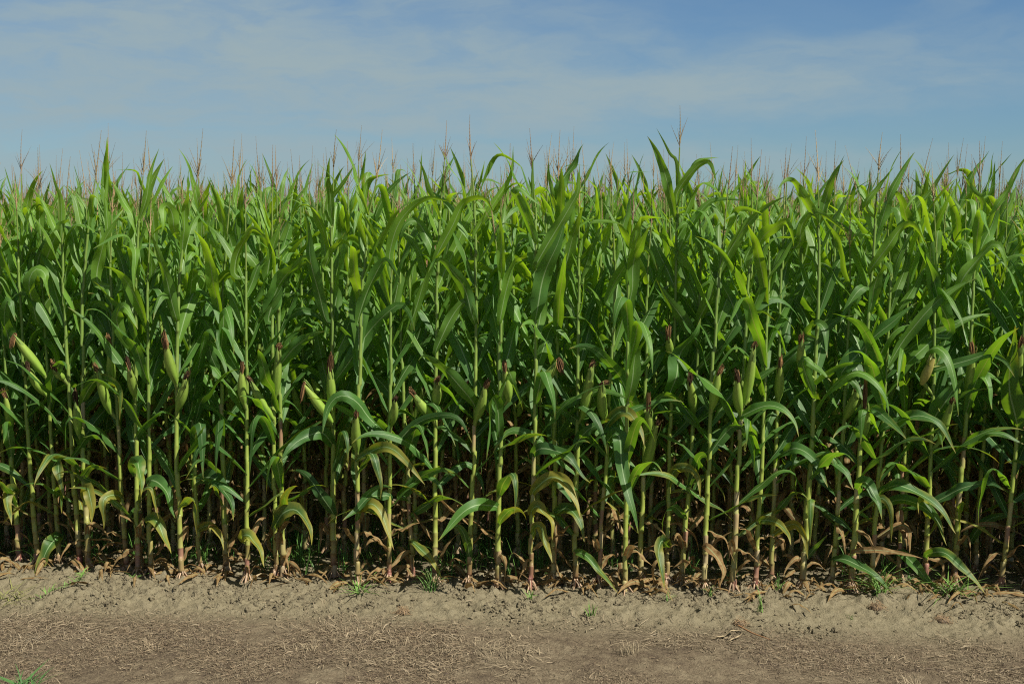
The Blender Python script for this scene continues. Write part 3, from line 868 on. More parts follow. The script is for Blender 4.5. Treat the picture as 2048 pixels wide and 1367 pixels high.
for i, q in enumerate(fr):
    rg = q.rg
    Y = q.base[1]
    leans = [('left' if t[0] < b[0] - 25 else 'right' if t[0] > b[0] + 12 else 'upright') for b, t, e in q.ears]
    if len(leans) > 1:
        desc = 'with %s ears' % ('two' if len(leans) == 2 else 'three' if len(leans) == 3 else 'several')
    elif len(leans) == 1:
        desc = {'left': 'with its ear jutting left', 'right': 'with its ear leaning right', 'upright': 'with one upright ear'}[leans[0]]
    elif any(L[3] > .5 for L in q.leaves):
        desc = 'with a withered brown leaf'
    elif any(L[2] > .45 for L in q.leaves):
        desc = 'with yellowing lower leaves'
    else:
        desc = 'with green arching leaves'
    label = '%scorn plant %s, %s stalk from left in the front row' % ('tall ' if q.tall else '', desc, ordinal(max(i, 1)))
    if i == 0:
        label = 'corn plant of the front row cut off by the left picture edge'
    if i == len(fr) - 1:
        label = 'corn plant of the front row cut off by the right picture edge'
    root = bpy.data.objects.new('corn_plant', None)
    root.empty_display_size = .1
    C.objects.link(root)
    root.location = q.base
    tag(root, label, 'corn plant', GROUP)
    O = q.base
    g = Geo()
    stalk_geo(g, q.P - O, rg.uniform(.0145, .0225), .0082, rg, rg.uniform(.2, 1.0))
    root_geo(g, np.zeros(3), rg)
    obj('stalk', g.mesh('stalk', M_STALK), root)
    g = Geo()
    tassel_geo(g, q.tas0 - O, q.tip - O, rg, ped=q.ped - O, thick=1.35)
    obj('tassel', g.mesh('tassel', M_TASSEL), root)
    used = []
    for pts, wpx, yel, dry, fwd in q.leaves:
        x0, y0 = pts[0]
        used.append(y0)
        s0 = stalk_at(q, min(y0 + 10, 1170))
        n = len(pts)
        W3 = [at(x, y, Y - .03 - fwd * (k / (n - 1)) ** .8) for k, (x, y) in enumerate(pts)]
        if np.linalg.norm(W3[0] - s0) > .03:
            W3 = [s0] + W3
        else:
            W3[0] = s0
        P = spline(W3, 22)
        T = norm(np.gradient(P, axis=0))
        view = norm(P - CAM)
        flat = norm(np.cross(T, view))
        up = np.cross(flat, T)
        if (up[:, 2] * 1.0).mean() < 0:
            flat, up = -flat, -up
        s = np.linspace(0, 1, len(P))
        beta = R(rg.uniform(15, 42)) * np.ones(len(P)) + np.sin(s * 4 + rg.uniform(0, 6)) * .2
        # tilt so that the upper face turns to the sky
        cand = [flat * np.cos(sg * beta)[:, None] + view * np.sin(sg * beta)[:, None] for sg in (1, -1)]
        zz = [np.abs(np.cross(c_, T)[:, 2]).mean() for c_ in cand]
        S = cand[int(np.argmax(zz))]
        W = wpx / F_PX * Y / math.cos(beta.mean()) * .95
        g = Geo()
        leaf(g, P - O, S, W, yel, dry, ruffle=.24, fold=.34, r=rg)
        o = obj('leaf', g.mesh('leaf', M_LEAF), root)
        if dry > .5: o['label'] = 'withered brown leaf'
        elif yel > .5: o['label'] = 'yellowing leaf'
    # remaining blades of the plant, mostly along and behind the row
    az0 = rg.uniform(0, math.pi)
    nl = 22
    ztop = q.P[-1, 2]
    for k in range(nl):
        f = k / (nl - 1)
        z = ztop * (.045 + .955 * f ** .92)
        b = np.array([np.interp(z, q.P[:, 2], q.P[:, j]) for j in range(3)])
        py = proj(b)[1]
        if any(abs(py - u_) < 17 for u_ in used):
            continue
        az_ = az0 + math.pi * (k % 2) + rg.normal(0, .4)
        if math.sin(az_) < -.25 and rg.random() < .25:
            az_ = -az_
        if any(b_[1] + 25 > py > t_[1] - 170 for b_, t_, e_ in q.ears) and math.sin(az_) < .25:
            az_ = -az_ if math.sin(az_) < -.25 else (az_ + .5 if math.cos(az_) > 0 else az_ - .5)
        sc_ = 1.0 if f > .2 else .92
        Pb, S, W, y, d = random_blade(rg, b, az_, f, sc_, n=19)
        if f < .05:
            d = rg.uniform(.6, 1.0)
            Pb = b + (Pb - b) * [.6, .6, 1]
        Pb[:, 2] = np.maximum(Pb[:, 2], .012)
        g = Geo()
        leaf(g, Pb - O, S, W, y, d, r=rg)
        o = obj('leaf', g.mesh('leaf', M_LEAF), root)
        if d > .55: o['label'] = 'withered brown leaf'
    for k in range(rg.integers(1, 3)):
        z = rg.uniform(.03, .42)
        b = np.array([np.interp(z, q.P[:, 2], q.P[:, j]) for j in range(3)])
        Pb, S, W, y, d = random_blade(rg, b, rg.uniform(0, 6.28), .15, .95, rg.uniform(.8, 1.1), .4)
        Pb = b + (Pb - b) * [.45, .45, .6]
        Pb[:, 2] -= np.linspace(0, 1, len(Pb)) ** 1.3 * .22
        Pb[:, 2] = np.maximum(Pb[:, 2], .008 + rg.uniform(0, .02))
        g = Geo()
        leaf(g, Pb - O, S, W * .65, y, d, ruffle=.4, fold=.7, r=rg)
        o = obj('leaf', g.mesh('leaf', M_LEAF), root)
        o['label'] = 'withered brown leaf'
    for j, (b, t, e) in enumerate(q.ears):
        fw = rg.uniform(.07, .14)
        bb, tt, ee = at(*b, Y - .03), at(*t, Y - .03 - fw), at(*e, Y - .04 - fw)
        # shank from the stalk
        g = Geo()
        s0 = stalk_at(q, b[1] + 14)
        bb = s0 + (bb - s0) * .85 if np.linalg.norm(bb - s0) < .12 else bb
        rag = abs(b[0] - 1882) < 3
        ear_geo(g, bb - O, tt - O, (.065 if np.linalg.norm(tt - bb) > .2 else .055) * rg.uniform(.88, 1.05), rg)
        tube(g, [s0 - O, (s0 + bb) / 2 - O, bb + (tt - bb) * .08 - O], [.010, .013, .016], np.array([.20, .27, .06]), 7)
        eo = obj('ear', g.mesh('ear', M_HUSK), root)
        g = Geo()
        silk_geo(g, tt - O, ee - O, rg, w=rg.uniform(.019, .027))
        obj('silk', g.mesh('silk', M_SILK), eo)

# the split, ragged ear in the right of the row
q = nearest_front(1846, 765)
g = Geo()
bb, tt = at(1843, 768, q.base[1] - .06), at(1868, 716, q.base[1] - .14)
s0 = stalk_at(q, 790)
ear_geo(g, bb - q.base, tt - q.base, .06, q.rg, ragged=True)
tube(g, [s0 - q.base, bb + (tt - bb) * .1 - q.base], [.010, .015], np.array([.20, .27, .06]), 7)
par = [o for o in C.objects if o.name.startswith('corn_plant') and (o.location - Vector(q.base)).length < 1e-4][0]
eo = obj('ear', g.mesh('ear', M_HUSK), par)
eo['label'] = 'torn open yellow ear'

# ------------------------------------------------------------------ rows 2 to 5 plant by plant
P_SEP = [proto_objects(k, True) for k in range(10)]
P_MASS = [proto_objects(20 + k, False) for k in range(12)]
ROWN = ['front', 'second', 'third', 'fourth', 'fifth', 'sixth']
ROW_LAST = 5
rowend = {}
rr = np.random.default_rng(3)
ext = 1024 / F_PX
for row in range(1, ROW_LAST):
    c0 = ROW_C + ROW_N * ROW_GAP * row
    half = ext * c0[1] + .12
    x = -half + .15
    k = 0
    xs_ = []
    while x < half - .14:
        xs_.append(x)
        x += rr.uniform(.10, .18)
    rowend[row] = (xs_[0], xs_[-1])
    for x in xs_:
        k += 1
        p = c0 + ROW_U * x + ROW_N * rr.normal(0, .018)
        p[2] = 0
        src = P_SEP[rr.integers(len(P_SEP))] if row == 1 else P_MASS[rr.integers(len(P_MASS))]
        if row == 1:
            lab = 'corn plant with dry lower leaves, %s from left in the second row' % ordinal(k)
        else:
            lab = 'green corn plant in the %s row, mostly hidden behind nearer stalks' % ROWN[row]
        place(src, p, rr.uniform(0, 6.28), rr.uniform(.95, 1.05), lab, tilt=tuple(rr.normal(0, .02, 2)))

# ------------------------------------------------------------------ the rest of the field, one mass
def whole(k):
    pr = make_proto(60 + k, k < 4)
    g = Geo()
    g.extend(pr['G']['stalk'], 1)
    g.extend(pr['G']['tassel'], 4)
    for b in pr['blades']:
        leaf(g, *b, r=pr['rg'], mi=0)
    for b, tp, e in pr['ears']:
        ear_geo(g, b, tp, .056, pr['rg'], mi=2)
    return g.mesh('field_plant_mesh', MATS)
kinds = [bpy.data.objects.new('field_plant', whole(k)) for k in range(10)]
pos, kind, rot, scl_ = [], [], [], []
fr_rng = np.random.default_rng(11)
for row in range(-0, 110):
    c0 = ROW_C + ROW_N * ROW_GAP * row
    half = ext * c0[1] * 1.06 + 3.0
    gap_ = .135 if row < 14 else .19 if row < 40 else .26
    xs_ = np.arange(-half, half, gap_)
    xs_ = xs_ + fr_rng.uniform(-.3, .3, len(xs_)) * gap_
    if row == 0:
        lo = (fr[0].base - c0) @ ROW_U - .1
        hi = (fr[-1].base - c0) @ ROW_U + .1
        xs_ = xs_[(xs_ < lo) | (xs_ > hi)]
    elif row < ROW_LAST:
        lo, hi = rowend[row]
        xs_ = xs_[(xs_ < lo - .1) | (xs_ > hi + .1)]
    p = c0[None] + xs_[:, None] * ROW_U + fr_rng.normal(0, .02, (len(xs_), 1)) * ROW_N
    p[:, 2] = 0
    pos.append(p)
pos = np.vstack(pos)
near_edge = (pos - ROW_C) @ ROW_N < ROW_GAP * 1.5
n = len(pos)
fm = bpy.data.meshes.new('cornfield')
fm.vertices.add(n)
fm.vertices.foreach_set('co', pos.astype(np.float32).ravel())
a = fm.attributes.new('kind', 'INT', 'POINT'); a.data.foreach_set('value', np.where(near_edge, fr_rng.integers(0, 4, n), fr_rng.integers(0, len(kinds), n)).astype(np.int32))
a = fm.attributes.new('spin', 'FLOAT_VECTOR', 'POINT')
sv = np.zeros((n, 3), np.float32); sv[:, 2] = fr_rng.uniform(0, 6.28, n); sv[:, :2] = fr_rng.normal(0, .03, (n, 2))
a.data.foreach_set('vector', sv.ravel())
a = fm.attributes.new('size', 'FLOAT', 'POINT'); a.data.foreach_set('value', fr_rng.normal(1.0, .035, n).astype(np.float32))
field = obj('cornfield', fm)
tag(field, 'dense green rest of the cornfield reaching back to the horizon', 'cornfield', None, 'stuff')
gt = bpy.data.node_groups.new('field_planting', 'GeometryNodeTree')
gt.interface.new_socket('Geometry', in_out='INPUT', socket_type='NodeSocketGeometry')
gt.interface.new_socket('Geometry', in_out='OUTPUT', socket_type='NodeSocketGeometry')
gi = gt.nodes.new('NodeGroupInput'); go = gt.nodes.new('NodeGroupOutput')
join = gt.nodes.new('GeometryNodeJoinGeometry')
na = gt.nodes.new('GeometryNodeInputNamedAttribute'); na.data_type = 'INT'; na.inputs['Name'].default_value = 'kind'
nr = gt.nodes.new('GeometryNodeInputNamedAttribute'); nr.data_type = 'FLOAT_VECTOR'; nr.inputs['Name'].default_value = 'spin'
ns = gt.nodes.new('GeometryNodeInputNamedAttribute'); ns.data_type = 'FLOAT'; ns.inputs['Name'].default_value = 'size'
for k, ob in enumerate(kinds):
    info = gt.nodes.new('GeometryNodeObjectInfo'); info.inputs['Object'].default_value = ob
    cmp_ = gt.nodes.new('FunctionNodeCompare'); cmp_.data_type = 'INT'; cmp_.operation = 'EQUAL'
    ia = [s for s in cmp_.inputs if s.type == 'INT']
    gt.links.new(na.outputs['Attribute'], ia[0]); ia[1].default_value = k
    ip = gt.nodes.new('GeometryNodeInstanceOnPoints')
    gt.links.new(gi.outputs[0], ip.inputs['Points'])
    gt.links.new(cmp_.outputs[0], ip.inputs['Selection'])
    gt.links.new(info.outputs['Geometry'], ip.inputs['Instance'])
    gt.links.new(nr.outputs['Attribute'], ip.inputs['Rotation'])
    gt.links.new(ns.outputs['Attribute'], ip.inputs['Scale'])
    gt.links.new(ip.outputs[0], join.inputs[0])
gt.links.new(join.outputs[0], go.inputs[0])
mod = field.modifiers.new('planting', 'NODES')
mod.node_group = gt

# ------------------------------------------------------------------ ground
def edge_dist(x, y):
    """metres in front of the first row of stalks (positive towards the camera)"""
    return -((x - ROW_C[0]) * ROW_N[0] + (y - ROW_C[1]) * ROW_N[1])
def relief(x, y):
    d = edge_dist(x, y)
    soil = np.clip((d + .5) / .3, 0, 1) * np.clip((.62 - d) / .12, 0, 1)
    z = fbm(x, y, 1, .8, 3) * .05 + fbm(x, y, 5, 7, 3) * .018
    cl = np.clip(fbm(x, y, 21, 16, 3) * 2.2 + .02, 0, 1)
    cl2 = np.clip(fbm(x, y, 31, 38, 2) * 2.0 + .02, 0, 1)
    patch = .35 + 1.1 * np.clip(fbm(x, y, 41, 1.6, 2) * 2 + .45, 0, 1)
    z += (cl * .034 + cl2 * .018) * patch * (.25 + .75 * np.clip((d + .7) / .3, 0, 1)) * np.clip((.72 - d) / .2, .12, 1)
    z += np.abs(fbm(x, y, 61, 30, 2)) * .022 * soil
    z += .05 * np.clip((.6 - d) / .5, 0, 1) * np.clip((d + .9) / .6, 0, 1) - .062
    z += fbm(x, y, 51, 26, 2) * .012 * np.clip((d - .5) / .2, 0, 1)
    return z * np.clip((14 - np.hypot(x, y)) / 3, 0, 1)
def axis_pts(lo, hi, step, far, grow=1.25):
    mid = np.arange(lo, hi, step)
    a_, s_ = [], step * 2
    v_ = hi
    while v_ < far:
        v_ += s_; a_.append(v_); s_ *= grow
    b_, s_ = [], step * 2
    v_ = lo
    while v_ > -far:
        v_ -= s_; b_.append(v_); s_ *= grow
    return np.array(b_[::-1] + list(mid) + a_)
gx, gy = axis_pts(-4.4, 4.4, .0135, 900), axis_pts(6.3, 9.8, .012, 900)
X, Yg = np.meshgrid(gx, gy)
Z = relief(X, Yg)
g = Geo()
g.add(np.stack([X, Yg, Z], -1).reshape(-1, 3), grid_faces(len(gy), len(gx)), np.zeros(2), np.ones(4))
m, nt = new_mat('field_soil')
o = nd(nt, 'ShaderNodeOutputMaterial')
tcg = nd(nt, 'ShaderNodeTexCoord')
sg = nd(nt, 'ShaderNodeSeparateXYZ'); lk(nt, tcg, 'Object', sg, 0)
dist = math_n(nt, 'MULTIPLY', math_n(nt, 'ADD', math_n(nt, 'MULTIPLY', math_n(nt, 'SUBTRACT', sg.outputs[0], float(ROW_C[0])), float(ROW_N[0])),
              math_n(nt, 'MULTIPLY', math_n(nt, 'SUBTRACT', sg.outputs[1], float(ROW_C[1])), float(ROW_N[1]))), -1.0)
def noise_g(scale, detail=4.0, rough=.6):
    n_ = nd(nt, 'ShaderNodeTexNoise', inp={'Scale': scale, 'Detail': detail, 'Roughness': rough})
    lk(nt, tcg, 'Object', n_, 'Vector')
    return n_.outputs['Fac']
nA, nB, nC, nD = noise_g(3.0), noise_g(14.0), noise_g(70.0), noise_g(240.0, 2.0)
soil = ramp(nt, math_n(nt, 'ADD', math_n(nt, 'MULTIPLY', nB, .5), math_n(nt, 'MULTIPLY', nC, .5)),
            [(.32, (.160, .134, .080)), (.55, (.216, .185, .115)), (.75, (.262, .228, .146))])
turf = ramp(nt, math_n(nt, 'ADD', math_n(nt, 'MULTIPLY', nA, .32), math_n(nt, 'ADD', math_n(nt, 'MULTIPLY', nB, .36), math_n(nt, 'MULTIPLY', nC, .32))),
            [(.38, (.072, .053, .037)), (.5, (.142, .110, .070)), (.60, (.200, .162, .104))])
tk = smooth(nt, math_n(nt, 'ADD', dist, math_n(nt, 'MULTIPLY_ADD', nA, .5, math_n(nt, 'MULTIPLY_ADD', nB, .22, -.36))), .46, .95)
colr = mix_c(nt, tk, soil, turf)
colr = mix_c(nt, math_n(nt, 'MULTIPLY', smooth(nt, nD, .55, .8), .4), colr, (.30, .26, .19))
p = nd(nt, 'ShaderNodeBsdfPrincipled')
nt.links.new(colr, p.inputs['Base Color'])
p.inputs['Roughness'].default_value = .95
p.inputs['Specular IOR Level'].default_value = .1
bp = nd(nt, 'ShaderNodeBump', inp={'Strength': .9, 'Distance': .015})
nt.links.new(math_n(nt, 'ADD', nC, math_n(nt, 'MULTIPLY', nD, .5)), bp.inputs['Height'])
lk(nt, bp, 0, p, 'Normal'); lk(nt, p, 0, o, 0)
ground = obj('ground', g.mesh('ground', m))
tag(ground, kind='structure')
def gz(x, y):
    return float(relief(np.array([x]), np.array([y]))[0])
def gp(px, py):
    p_ = ground_pt(px, py)
    p_[2] = gz(p_[0], p_[1])
    return p_

# ------------------------------------------------------------------ crumbs of soil on the bare strip
cr = np.random.default_rng(19)
N = 150000
cx_ = cr.uniform(-4.2, 4.2, N); cy_ = cr.uniform(7.2, 9.9, N)
dd_ = edge_dist(cx_, cy_)
pt_ = fbm(cx_, cy_, 91, 2.2, 3)
keep = (dd_ > -.6) & (dd_ < .8) & (cr.random(N) < np.clip(.22 + 2.6 * pt_, .05, 1) * np.clip((.85 - dd_) / .3, 0, 1))
cx_, cy_ = cx_[keep], cy_[keep]
k = len(cx_)
rad_ = .0024 + .0150 * cr.random(k) ** 9.0
nu, nv = 7, 5
u_ = np.linspace(0, 2 * np.pi, nu, endpoint=False); v_ = np.linspace(.15, np.pi * .75, nv)
S_ = np.stack([np.outer(np.sin(v_), np.cos(u_)), np.outer(np.sin(v_), np.sin(u_)), np.outer(np.cos(v_), np.ones(nu))], -1)
V = S_[None] * cr.uniform(.55, 1.4, (k, nv, nu, 1)) * cr.uniform(.6, 1.35, (k, 1, 1, 3)) * rad_[:, None, None, None]
V = V + np.stack([cx_, cy_, relief(cx_, cy_) + rad_ * .22], -1)[:, None, None]
f0 = grid_faces(nv, nu, True)
F = (f0[None] + (np.arange(k) * nu * nv)[:, None, None]).reshape(-1, 4)
g = Geo()
g.add(V.reshape(-1, 3), F, np.zeros(2), np.repeat(np.concatenate([np.array([.168, .141, .088]) * cr.uniform(.75, 1.2, (k, 1)), np.ones((k, 1))], 1), nu * nv, 0))
M_CLOD = tone_material('soil_crumb', .95, .1, 120.0, .3)
tag(obj('soil_crumbs', g.mesh('soil_crumbs', M_CLOD, True)), 'grey soil crumbs and small clods on the bare strip', 'soil crumbs', None, 'stuff')

# ------------------------------------------------------------------ straw on the mown strip
def ribbons(g, base, head, length, width, curl, lift, cols, rg, n=5, up=0.0):
    """many flat curved strips lying about, vectorised; base (k,3)"""
    k = len(base)
    s = np.linspace(0, 1, n)
    a_ = head[:, None] + curl[:, None] * s[None]
    d = np.stack([np.cos(a_), np.sin(a_)], -1) * (length / (n - 1))[:, None, None]
    xy = base[:, None, :2] + np.concatenate([np.zeros((k, 1, 2)), np.cumsum(d[:, :-1], 1)], 1)
    zg = relief(xy[..., 0], xy[..., 1])
    z = zg + .004 + lift[:, None] * np.sin(s * np.pi * rg.uniform(.4, 1.0, (k, 1))) + .002
    P = np.concatenate([xy, z[..., None]], -1)
    sd_ = np.stack([-np.sin(a_), np.cos(a_), rg.normal(0, .5, (k, 1)) * np.ones((1, n))], -1)
    hw = (.5 * width)[:, None] * np.array([.8, 1, 1, .9, .4] if n == 5 else np.linspace(1, .3, n))[None]
    V = np.stack([P - sd_ * hw[..., None], P + sd_ * hw[..., None]], 2)
    i = np.arange(k)[:, None] * (2 * n) + np.arange(n - 1)[None] * 2
    f = np.stack([i, i + 1, i + 3, i + 2], -1).reshape(-1, 4)
    tone = np.repeat(np.concatenate([cols, np.ones((k, 1))], 1), 2 * n, 0)
    g.add(V.reshape(-1, 3), f, np.zeros(2), tone)
sr = np.random.default_rng(23)
N = 260000
bx_ = sr.uniform(-4.2, 4.2, N); by_ = sr.uniform(6.0, 8.9, N)
d_ = edge_dist(bx_, by_)
dens_ = np.clip((d_ - .58) / .4, 0, 1) * np.clip(.20 + 4.2 * (fbm(bx_, by_, 71, 2.0, 4) + .06), .03, 1) + .012 * (d_ > -.3)
keep = sr.random(N) < dens_
bx_, by_ = bx_[keep], by_[keep]
k = len(bx_)
g = Geo()
pal = np.array([[.23, .180, .112], [.20, .150, .092], [.155, .112, .070], [.27, .22, .145], [.085, .060, .042]])
cols = pal[sr.choice(5, k, p=[.26, .28, .22, .10, .14])] * sr.uniform(.8, 1.15, (k, 1))
ribbons(g, np.stack([bx_, by_, bx_ * 0], -1), sr.uniform(0, 6.28, k), .010 + .045 * sr.random(k) ** 2, sr.uniform(.0010, .0030, k),
        sr.normal(0, .8, k), np.abs(sr.normal(0, .005, k)), cols, sr)
# longer pale stems lying in drifts
N = 60000
bx_ = sr.uniform(-4.2, 4.2, N); by_ = sr.uniform(6.0, 8.9, N)
d_ = edge_dist(bx_, by_)
cl_ = np.clip(fbm(bx_, by_, 81, 2.3, 3) * 4.5 + .1, 0, 1) ** 1.4
keep = sr.random(N) < cl_ * np.clip((d_ - .5) / .35, .0, 1) * .9 + .006 * (d_ > -.2)
bx_, by_ = bx_[keep], by_[keep]
k = len(bx_)
cols = np.array([.265, .21, .132]) * sr.uniform(.5, 1.2, (k, 1))
head = fbm(bx_, by_, 85, 1.5, 2) * 14 + sr.normal(0, .7, k)
ribbons(g, np.stack([bx_, by_, bx_ * 0], -1), head, .03 + .07 * sr.random(k) ** 2, sr.uniform(.0014, .0036, k),
        sr.normal(0, .5, k), np.abs(sr.normal(0, .012, k)), cols, sr)
straw = obj('straw', g.mesh('straw', M_STRAW))
tag(straw, 'pale dry straw scattered over the brown mown strip', 'straw', None, 'stuff')

# withered leaf litter at the feet of the rows
g = Geo()
lr = np.random.default_rng(29)
for row in range(0, 5):
    cnt = 430 if row == 0 else 200
    for i in range(cnt):
        x = lr.uniform(-4.6, 4.6)
        p_ = ROW_C + ROW_N * (ROW_GAP * row + lr.normal(.03 if row == 0 else 0, .10 if row == 0 else .2)) + ROW_U * x
        p_[2] = gz(p_[0], p_[1]) + .004
        L = lr.uniform(.05, .32 if row == 0 else .22)
        a_ = lr.uniform(0, 6.28)
        ds = np.array([math.cos(a_), math.sin(a_), 0])
        arch = lr.uniform(.0, .08)
        Pb = np.stack([p_ + ds * L * t_ + np.array([0, 0, arch * math.sin(math.pi * t_) + .004]) for t_ in np.linspace(0, 1, 8)])
        for t_ in range(8):
            Pb[t_, 2] = max(Pb[t_, 2], gz(Pb[t_, 0], Pb[t_, 1]) + .004)
        S = np.tile(np.array([-ds[1], ds[0], lr.normal(0, .8)]), (8, 1))
        leaf(g, Pb, S, lr.uniform(.014, .046), .2, lr.uniform(.85, 1.1), ruffle=.3, fold=.5, r=lr)
litter = obj('leaf_litter', g.mesh('leaf_litter', M_LEAF))
tag(litter, 'brown withered leaf scraps lying around the stalk feet', 'leaf litter', None, 'stuff')

# grass growing between the rows
def grass_blade(g, p, rg, h, spread, col, wd=.006, az_=None):
    a_ = rg.uniform(0, 6.28) if az_ is None else az_
    ds = np.array([math.cos(a_), math.sin(a_), 0])
    n_ = 7
    t_ = np.linspace(0, 1, n_)
    reach = spread * rg.uniform(.4, 1.2)
    P = p + np.outer(t_**1.5 * reach, ds) + np.outer(h * (t_ - rg.uniform(.1, .55) * t_**2.4), [0, 0, 1])
    sd_ = np.array([-ds[1], ds[0], rg.normal(0, .2)])
    hw = wd * .5 * np.clip(1.15 - t_**1.6, .08, 1)
    V = np.stack([P - np.outer(hw, sd_), P + np.outer(hw * .2, [0, 0, -1]), P + np.outer(hw, sd_)], 1).reshape(-1, 3)
    g.add(V, grid_faces(n_, 3), np.zeros(2), [*col, 1])
g = Geo()
wr = np.random.default_rng(31)
GREEN = np.array([.10, .22, .04])
for c_ in range(420):
    x = wr.uniform(-4.3, 4.3)
    if x > .3 and wr.random() < .75:
        continue
    dd_ = wr.uniform(.12, 1.5)
    p_ = ROW_C + ROW_N * dd_ + ROW_U * x
    p_[2] = gz(p_[0], p_[1])
    for b_ in range(wr.integers(4, 12)):
        q_ = p_ + np.array([*wr.normal(0, .025, 2), 0])
        grass_blade(g, q_, wr, wr.uniform(.08, .34), wr.uniform(.04, .2), GREEN * wr.uniform(.7, 1.35), wr.uniform(.004, .009))
ug = obj('undergrowth', g.mesh('undergrowth', M_GRASS))
tag(ug, 'thin green grass growing in the shade between corn rows', 'undergrowth', None, 'stuff')

# ------------------------------------------------------------------ separate tufts, clods and scraps along the edge
def tuft(name, label, cat, px, py, n_, h, spread, wd, col, seed, group=None, radius=.03):
    r_ = np.random.default_rng(seed)
    o_ = gp(px, py)
    g_ = Geo()
    for b_ in range(n_):
        q_ = np.array([*r_.normal(0, radius, 2), 0])
        q_[2] = gz(o_[0] + q_[0], o_[1] + q_[1]) - o_[2] - .003
        grass_blade(g_, q_, r_, h * r_.uniform(.5, 1.15), spread, np.array(col) * r_.uniform(.75, 1.3), wd * r_.uniform(.7, 1.2))
    t_ = obj(name, g_.mesh(name, M_GRASS if col[1] > col[0] else M_STRAW), loc=o_)
    tag(t_, label, cat, group)
    return t_
GT, ST, G_ = 'green grass tufts on the soil edge', 'dry stubble tufts on the mown strip', (.17, .31, .065)
tuft('grass_tuft', 'bushy green grass tuft at the soil edge, left one of the large pair', 'grass', 1752, 1186, 40, .22, .26, .0085, G_, 1, GT, .05)
tuft('grass_tuft', 'sprawling green grass tuft beside torn roots at the right soil edge', 'grass', 1900, 1188, 40, .17, .34, .0085, G_, 2, GT, .06)
tuft('grass_tuft', 'green grass tuft in the bottom left corner of the mown strip', 'grass', 45, 1364, 40, .13, .20, .011, (.075, .18, .05), 3, GT, .06)
tuft('grass_tuft', 'low pale grass patch at the far left soil edge', 'grass', 20, 1188, 50, .08, .22, .005, (.27, .28, .09), 4, GT, .07)
tuft('grass_tuft', 'flat spreading grass tuft at the foot of the sixteenth front stalk', 'grass', 722, 1180, 20, .10, .26, .009, G_, 5, GT, .02)
tuft('grass_tuft', 'upright thin grass tuft beside the nineteenth front stalk from the left', 'grass', 862, 1178, 22, .24, .14, .008, (.13, .24, .06), 6, GT, .02)
tuft('grass_tuft', 'single thin grass sprig standing on bare soil right of the middle', 'grass', 1520, 1216, 9, .22, .06, .008, G_, 7, GT, .01)
tuft('grass_tuft', 'tiny grass sprig on bare soil below the middle stalks', 'grass', 1182, 1222, 8, .12, .06, .007, G_, 8, GT, .01)
tuft('grass_tuft', 'small grass sprig beside a hanging yellow leaf on bare soil', 'grass', 1335, 1200, 8, .12, .06, .007, G_, 9, GT, .01)
tuft('grass_tuft', 'small grass sprig left of the thin single sprig', 'grass', 1420, 1192, 10, .13, .08, .007, G_, 10, GT, .012)
tuft('grass_tuft', 'small green grass sprig under the stalks right of the thin sprig', 'grass', 1556, 1178, 10, .14, .07, .008, G_, 11, GT, .012)
tuft('grass_tuft', 'flat little grass tuft on soil near the left stalks', 'grass', 262, 1162, 9, .05, .12, .007, G_, 12, GT, .012)
tuft('grass_tuft', 'tiny green grass sprig just below the torn roots tuft', 'grass', 1700, 1224, 6, .06, .04, .005, G_, 13, GT, .01)
tuft('grass_tuft', 'small grass sprig on the soil below the twenty-second front stalk from left', 'grass', 1063, 1196, 8, .10, .06, .007, G_, 14, GT, .01)
D_ = (.31, .25, .155)
tuft('stubble_tuft', 'upright pale stubble tuft standing alone right of the middle', 'stubble', 1258, 1290, 60, .095, .03, .0035, D_, 15, ST, .028)
tuft('stubble_tuft', 'pale stubble tuft left of the middle on the mown strip', 'stubble', 622, 1284, 46, .07, .06, .0035, D_, 16, ST, .03)
tuft('stubble_tuft', 'wide tan stubble tuft in the left part of the strip', 'stubble', 292, 1276, 48, .055, .07, .0035, (.27, .21, .13), 17, ST, .03)
tuft('stubble_tuft', 'slanted straw tuft below the middle stalks', 'stubble', 990, 1282, 34, .04, .09, .0035, D_, 18, ST, .035)
tuft('stubble_tuft', 'thin grey stubble wisps at the far left', 'stubble', 70, 1258, 20, .06, .07, .003, (.29, .25, .18), 19, ST, .04)
tuft('stubble_tuft', 'curly dry grass tuft in the bottom right corner', 'stubble', 1825, 1352, 44, .07, .10, .003, (.30, .24, .155), 20, ST, .035)
tuft('stubble_tuft', 'reddish straw heap above the slanted tuft', 'stubble', 838, 1252, 46, .03, .11, .0035, (.26, .19, .115), 21, ST, .05)

